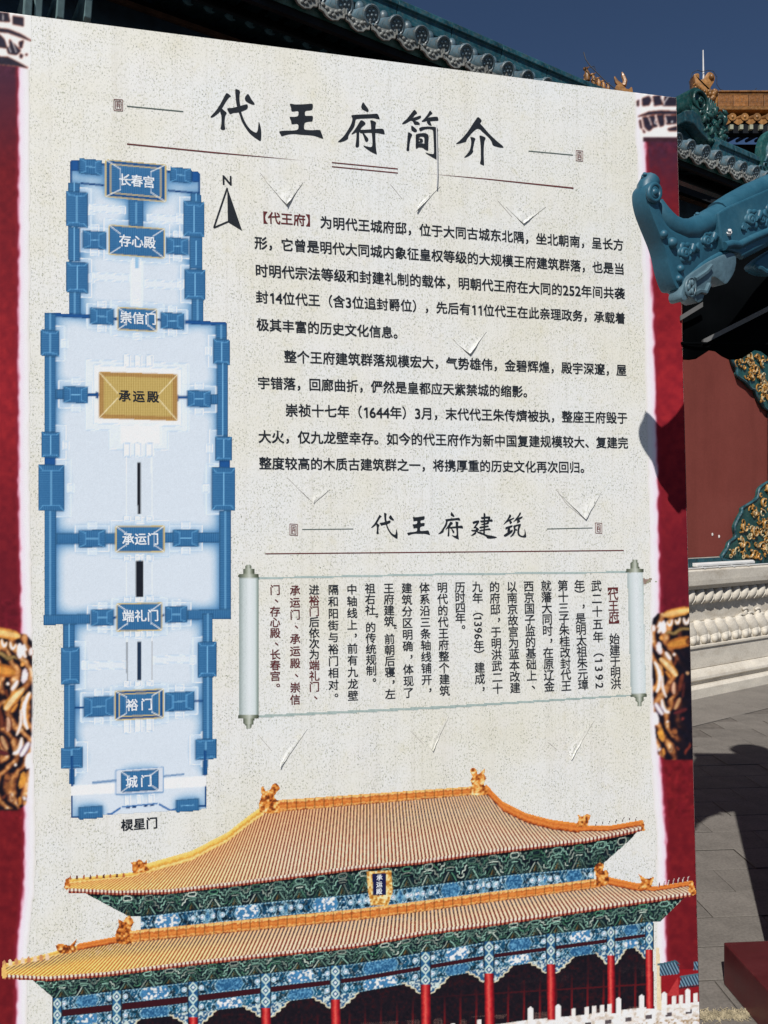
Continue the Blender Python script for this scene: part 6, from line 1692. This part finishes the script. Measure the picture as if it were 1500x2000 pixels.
# lower edge bead of the end piece
mb = MB(); mb.tube([vp(*q, -.004) for q in ((560, 1815), (610, 1800), (660, 1730), (740, 1650), (840, 1585), (940, 1535), (1010, 1520))], 0.009, 10); mb.build('lower_bead', M_STEELT, stand, smooth=60)
# long verge section running up to the ridge
lng = [(905, 1180), (1000, 1120), (1150, 1055), (1333, 975), (1620, 850), (1650, 1270), (1333, 1440), (1110, 1560), (1090, 1530), (1010, 1510), (955, 1500), (930, 1400), (915, 1290)]
P = [vp(*q, .013) for q in lng]
mb = MB(); mb.prism(P, VN * -(TH + .026)); mb.build('verge_panel', M_STEELT, stand, bevel=0.004)
mb = MB(); mb.tube([vp(*q, -TH / 2) for q in ((890, 1192), (930, 1165), (1000, 1120), (1150, 1035), (1333, 952), (1620, 826))], TH * .66, 14); mb.build('verge_roll', M_STEELT, stand, smooth=60)
mb = MB(); mb.tube([vp(*q, .013) for q in ((950, 1470), (1010, 1452), (1080, 1462), (1200, 1400), (1333, 1345), (1620, 1190))], 0.010, 10)
mb.tube([vp(*q, -.006) for q in ((1095, 1560), (1215, 1500), (1333, 1440), (1620, 1285))], 0.008, 8); mb.build('verge_flange', M_STEELT, stand, smooth=60)
mb = MB(); mb.prism([vp(*q, .004) for q in ((893, 1185), (930, 1190), (955, 1500), (930, 1505), (918, 1400), (902, 1290))], VN * -.03); mb.build('seam_shade', M_BLACK, stand)  # solid black strip stands in for the shade in the open seam
mb = MB(); cloud(1185, 1240, 1.0, mb); cloud(1275, 1235, .9, mb, 0); cloud(1120, 1310, .5, mb, 0); cloud(1370, 1150, 1.0, mb); mb.build('cloud_relief', M_STEELT, stand, smooth=60)
# screws
sc0 = None
for x, y, o_ in ((258, 872, -TH / 2), (208, 1085, -TH), (403, 1600, -TH), (712, 1215, -TH / 2), (930, 1090, -TH / 2), (992, 1360, .014), (1112, 1515, .004)):
    p_ = vp(x, y, o_); m_ = MB()
    n_ = (VN * .6 - VE * .55 + Vector((0, 0, .5))).normalized()
    m_.tube([p_ - n_ * .002, p_ + n_ * .004], .007, 8); m_.tube([p_ + n_ * .004, p_ + n_ * .010], .0045, 6)
    m_.build('screw', M_STEEL if x in (992, 1112) else M_STEELT, stand)
# moulded eave tiles hanging below the verge
tl = [(590, 1850), (610, 1790), (660, 1720), (740, 1660), (830, 1600), (1010, 1520), (1060, 1560), (1050, 1680), (1000, 1770), (965, 1800), (900, 1750), (850, 1740), (830, 1850), (790, 1880), (770, 1940), (730, 1960), (690, 1930), (660, 1900), (630, 1935), (600, 1945), (580, 1900)]
P = [vp(*q, .010) for q in smooth_loop(tl, 2)]
mb = MB(); mb.prism(P, VN * -.035); mb.build('drip_tile', M_PLAST, stand, bevel=0.004, smooth=40)
mb = MB()
for a in np.linspace(0, 2 * math.pi, 6, endpoint=False): mb.ball(tuple(vp(660 + 20 * math.cos(a), 1828 + 42 * math.sin(a), .012)), (.006, .006, .009), 8, 5)
mb.tube(ring(660, 1828, 42, 82, 0, .012, 18), .0035, 6, closed=True)
mb.tube([vp(*q, .012) for q in ((700, 1760), (760, 1720), (800, 1690), (840, 1640))], .006, 6); mb.tube([vp(*q, .012) for q in ((700, 1880), (740, 1860), (790, 1870), (820, 1800))], .006, 6)
mb.build('tile_rosette', M_PLAST, stand, smooth=60)
tl2 = [(1210, 1640), (1240, 1600), (1290, 1560), (1400, 1490), (1600, 1400), (1600, 1600), (1450, 1700), (1380, 1715), (1300, 1705), (1250, 1680)]
mb = MB(); mb.prism([vp(*q, -.02) for q in smooth_loop(tl2, 2)], VN * -.03); mb.tube([vp(*q, -.018) for q in ((1220, 1650), (1262, 1662), (1300, 1690), (1380, 1700), (1470, 1680))], .008, 8); mb.build('drip_tile', M_STEELT, stand, bevel=0.006, smooth=40)


# dry straw and dust swept against a joint at the lower right
mb = MB(); rr = random.Random(21)
for k in range(420):
    px = rr.uniform(1366, 1462); py = 1984 - (px - 1366) * .03 + rr.gauss(0, 4.5)
    r_ = ray(px, py); p = Vector((0, 0, EYE)) + r_ * ((0.003 - EYE) / r_.z)
    a = rr.uniform(0, 3.1); l = rr.uniform(.004, .016); d = Vector((math.cos(a) * l, math.sin(a) * l, 0)); n_ = Vector((-d.y, d.x, 0)).normalized() * rr.uniform(.0006, .0018)
    z_ = Vector((0, 0, rr.uniform(.0, .006)))
    mb.add([p - d - n_, p + d - n_ + z_, p + d + n_ + z_, p - d + n_], [(0, 1, 2, 3)])
db = mb.build('dry_debris', simple('dry_straw', (0.40, 0.34, 0.22), 0.9, 0.4, 60)); db['kind'] = 'stuff'; db['label'] = 'line of dry straw and dust lying along a paving joint'
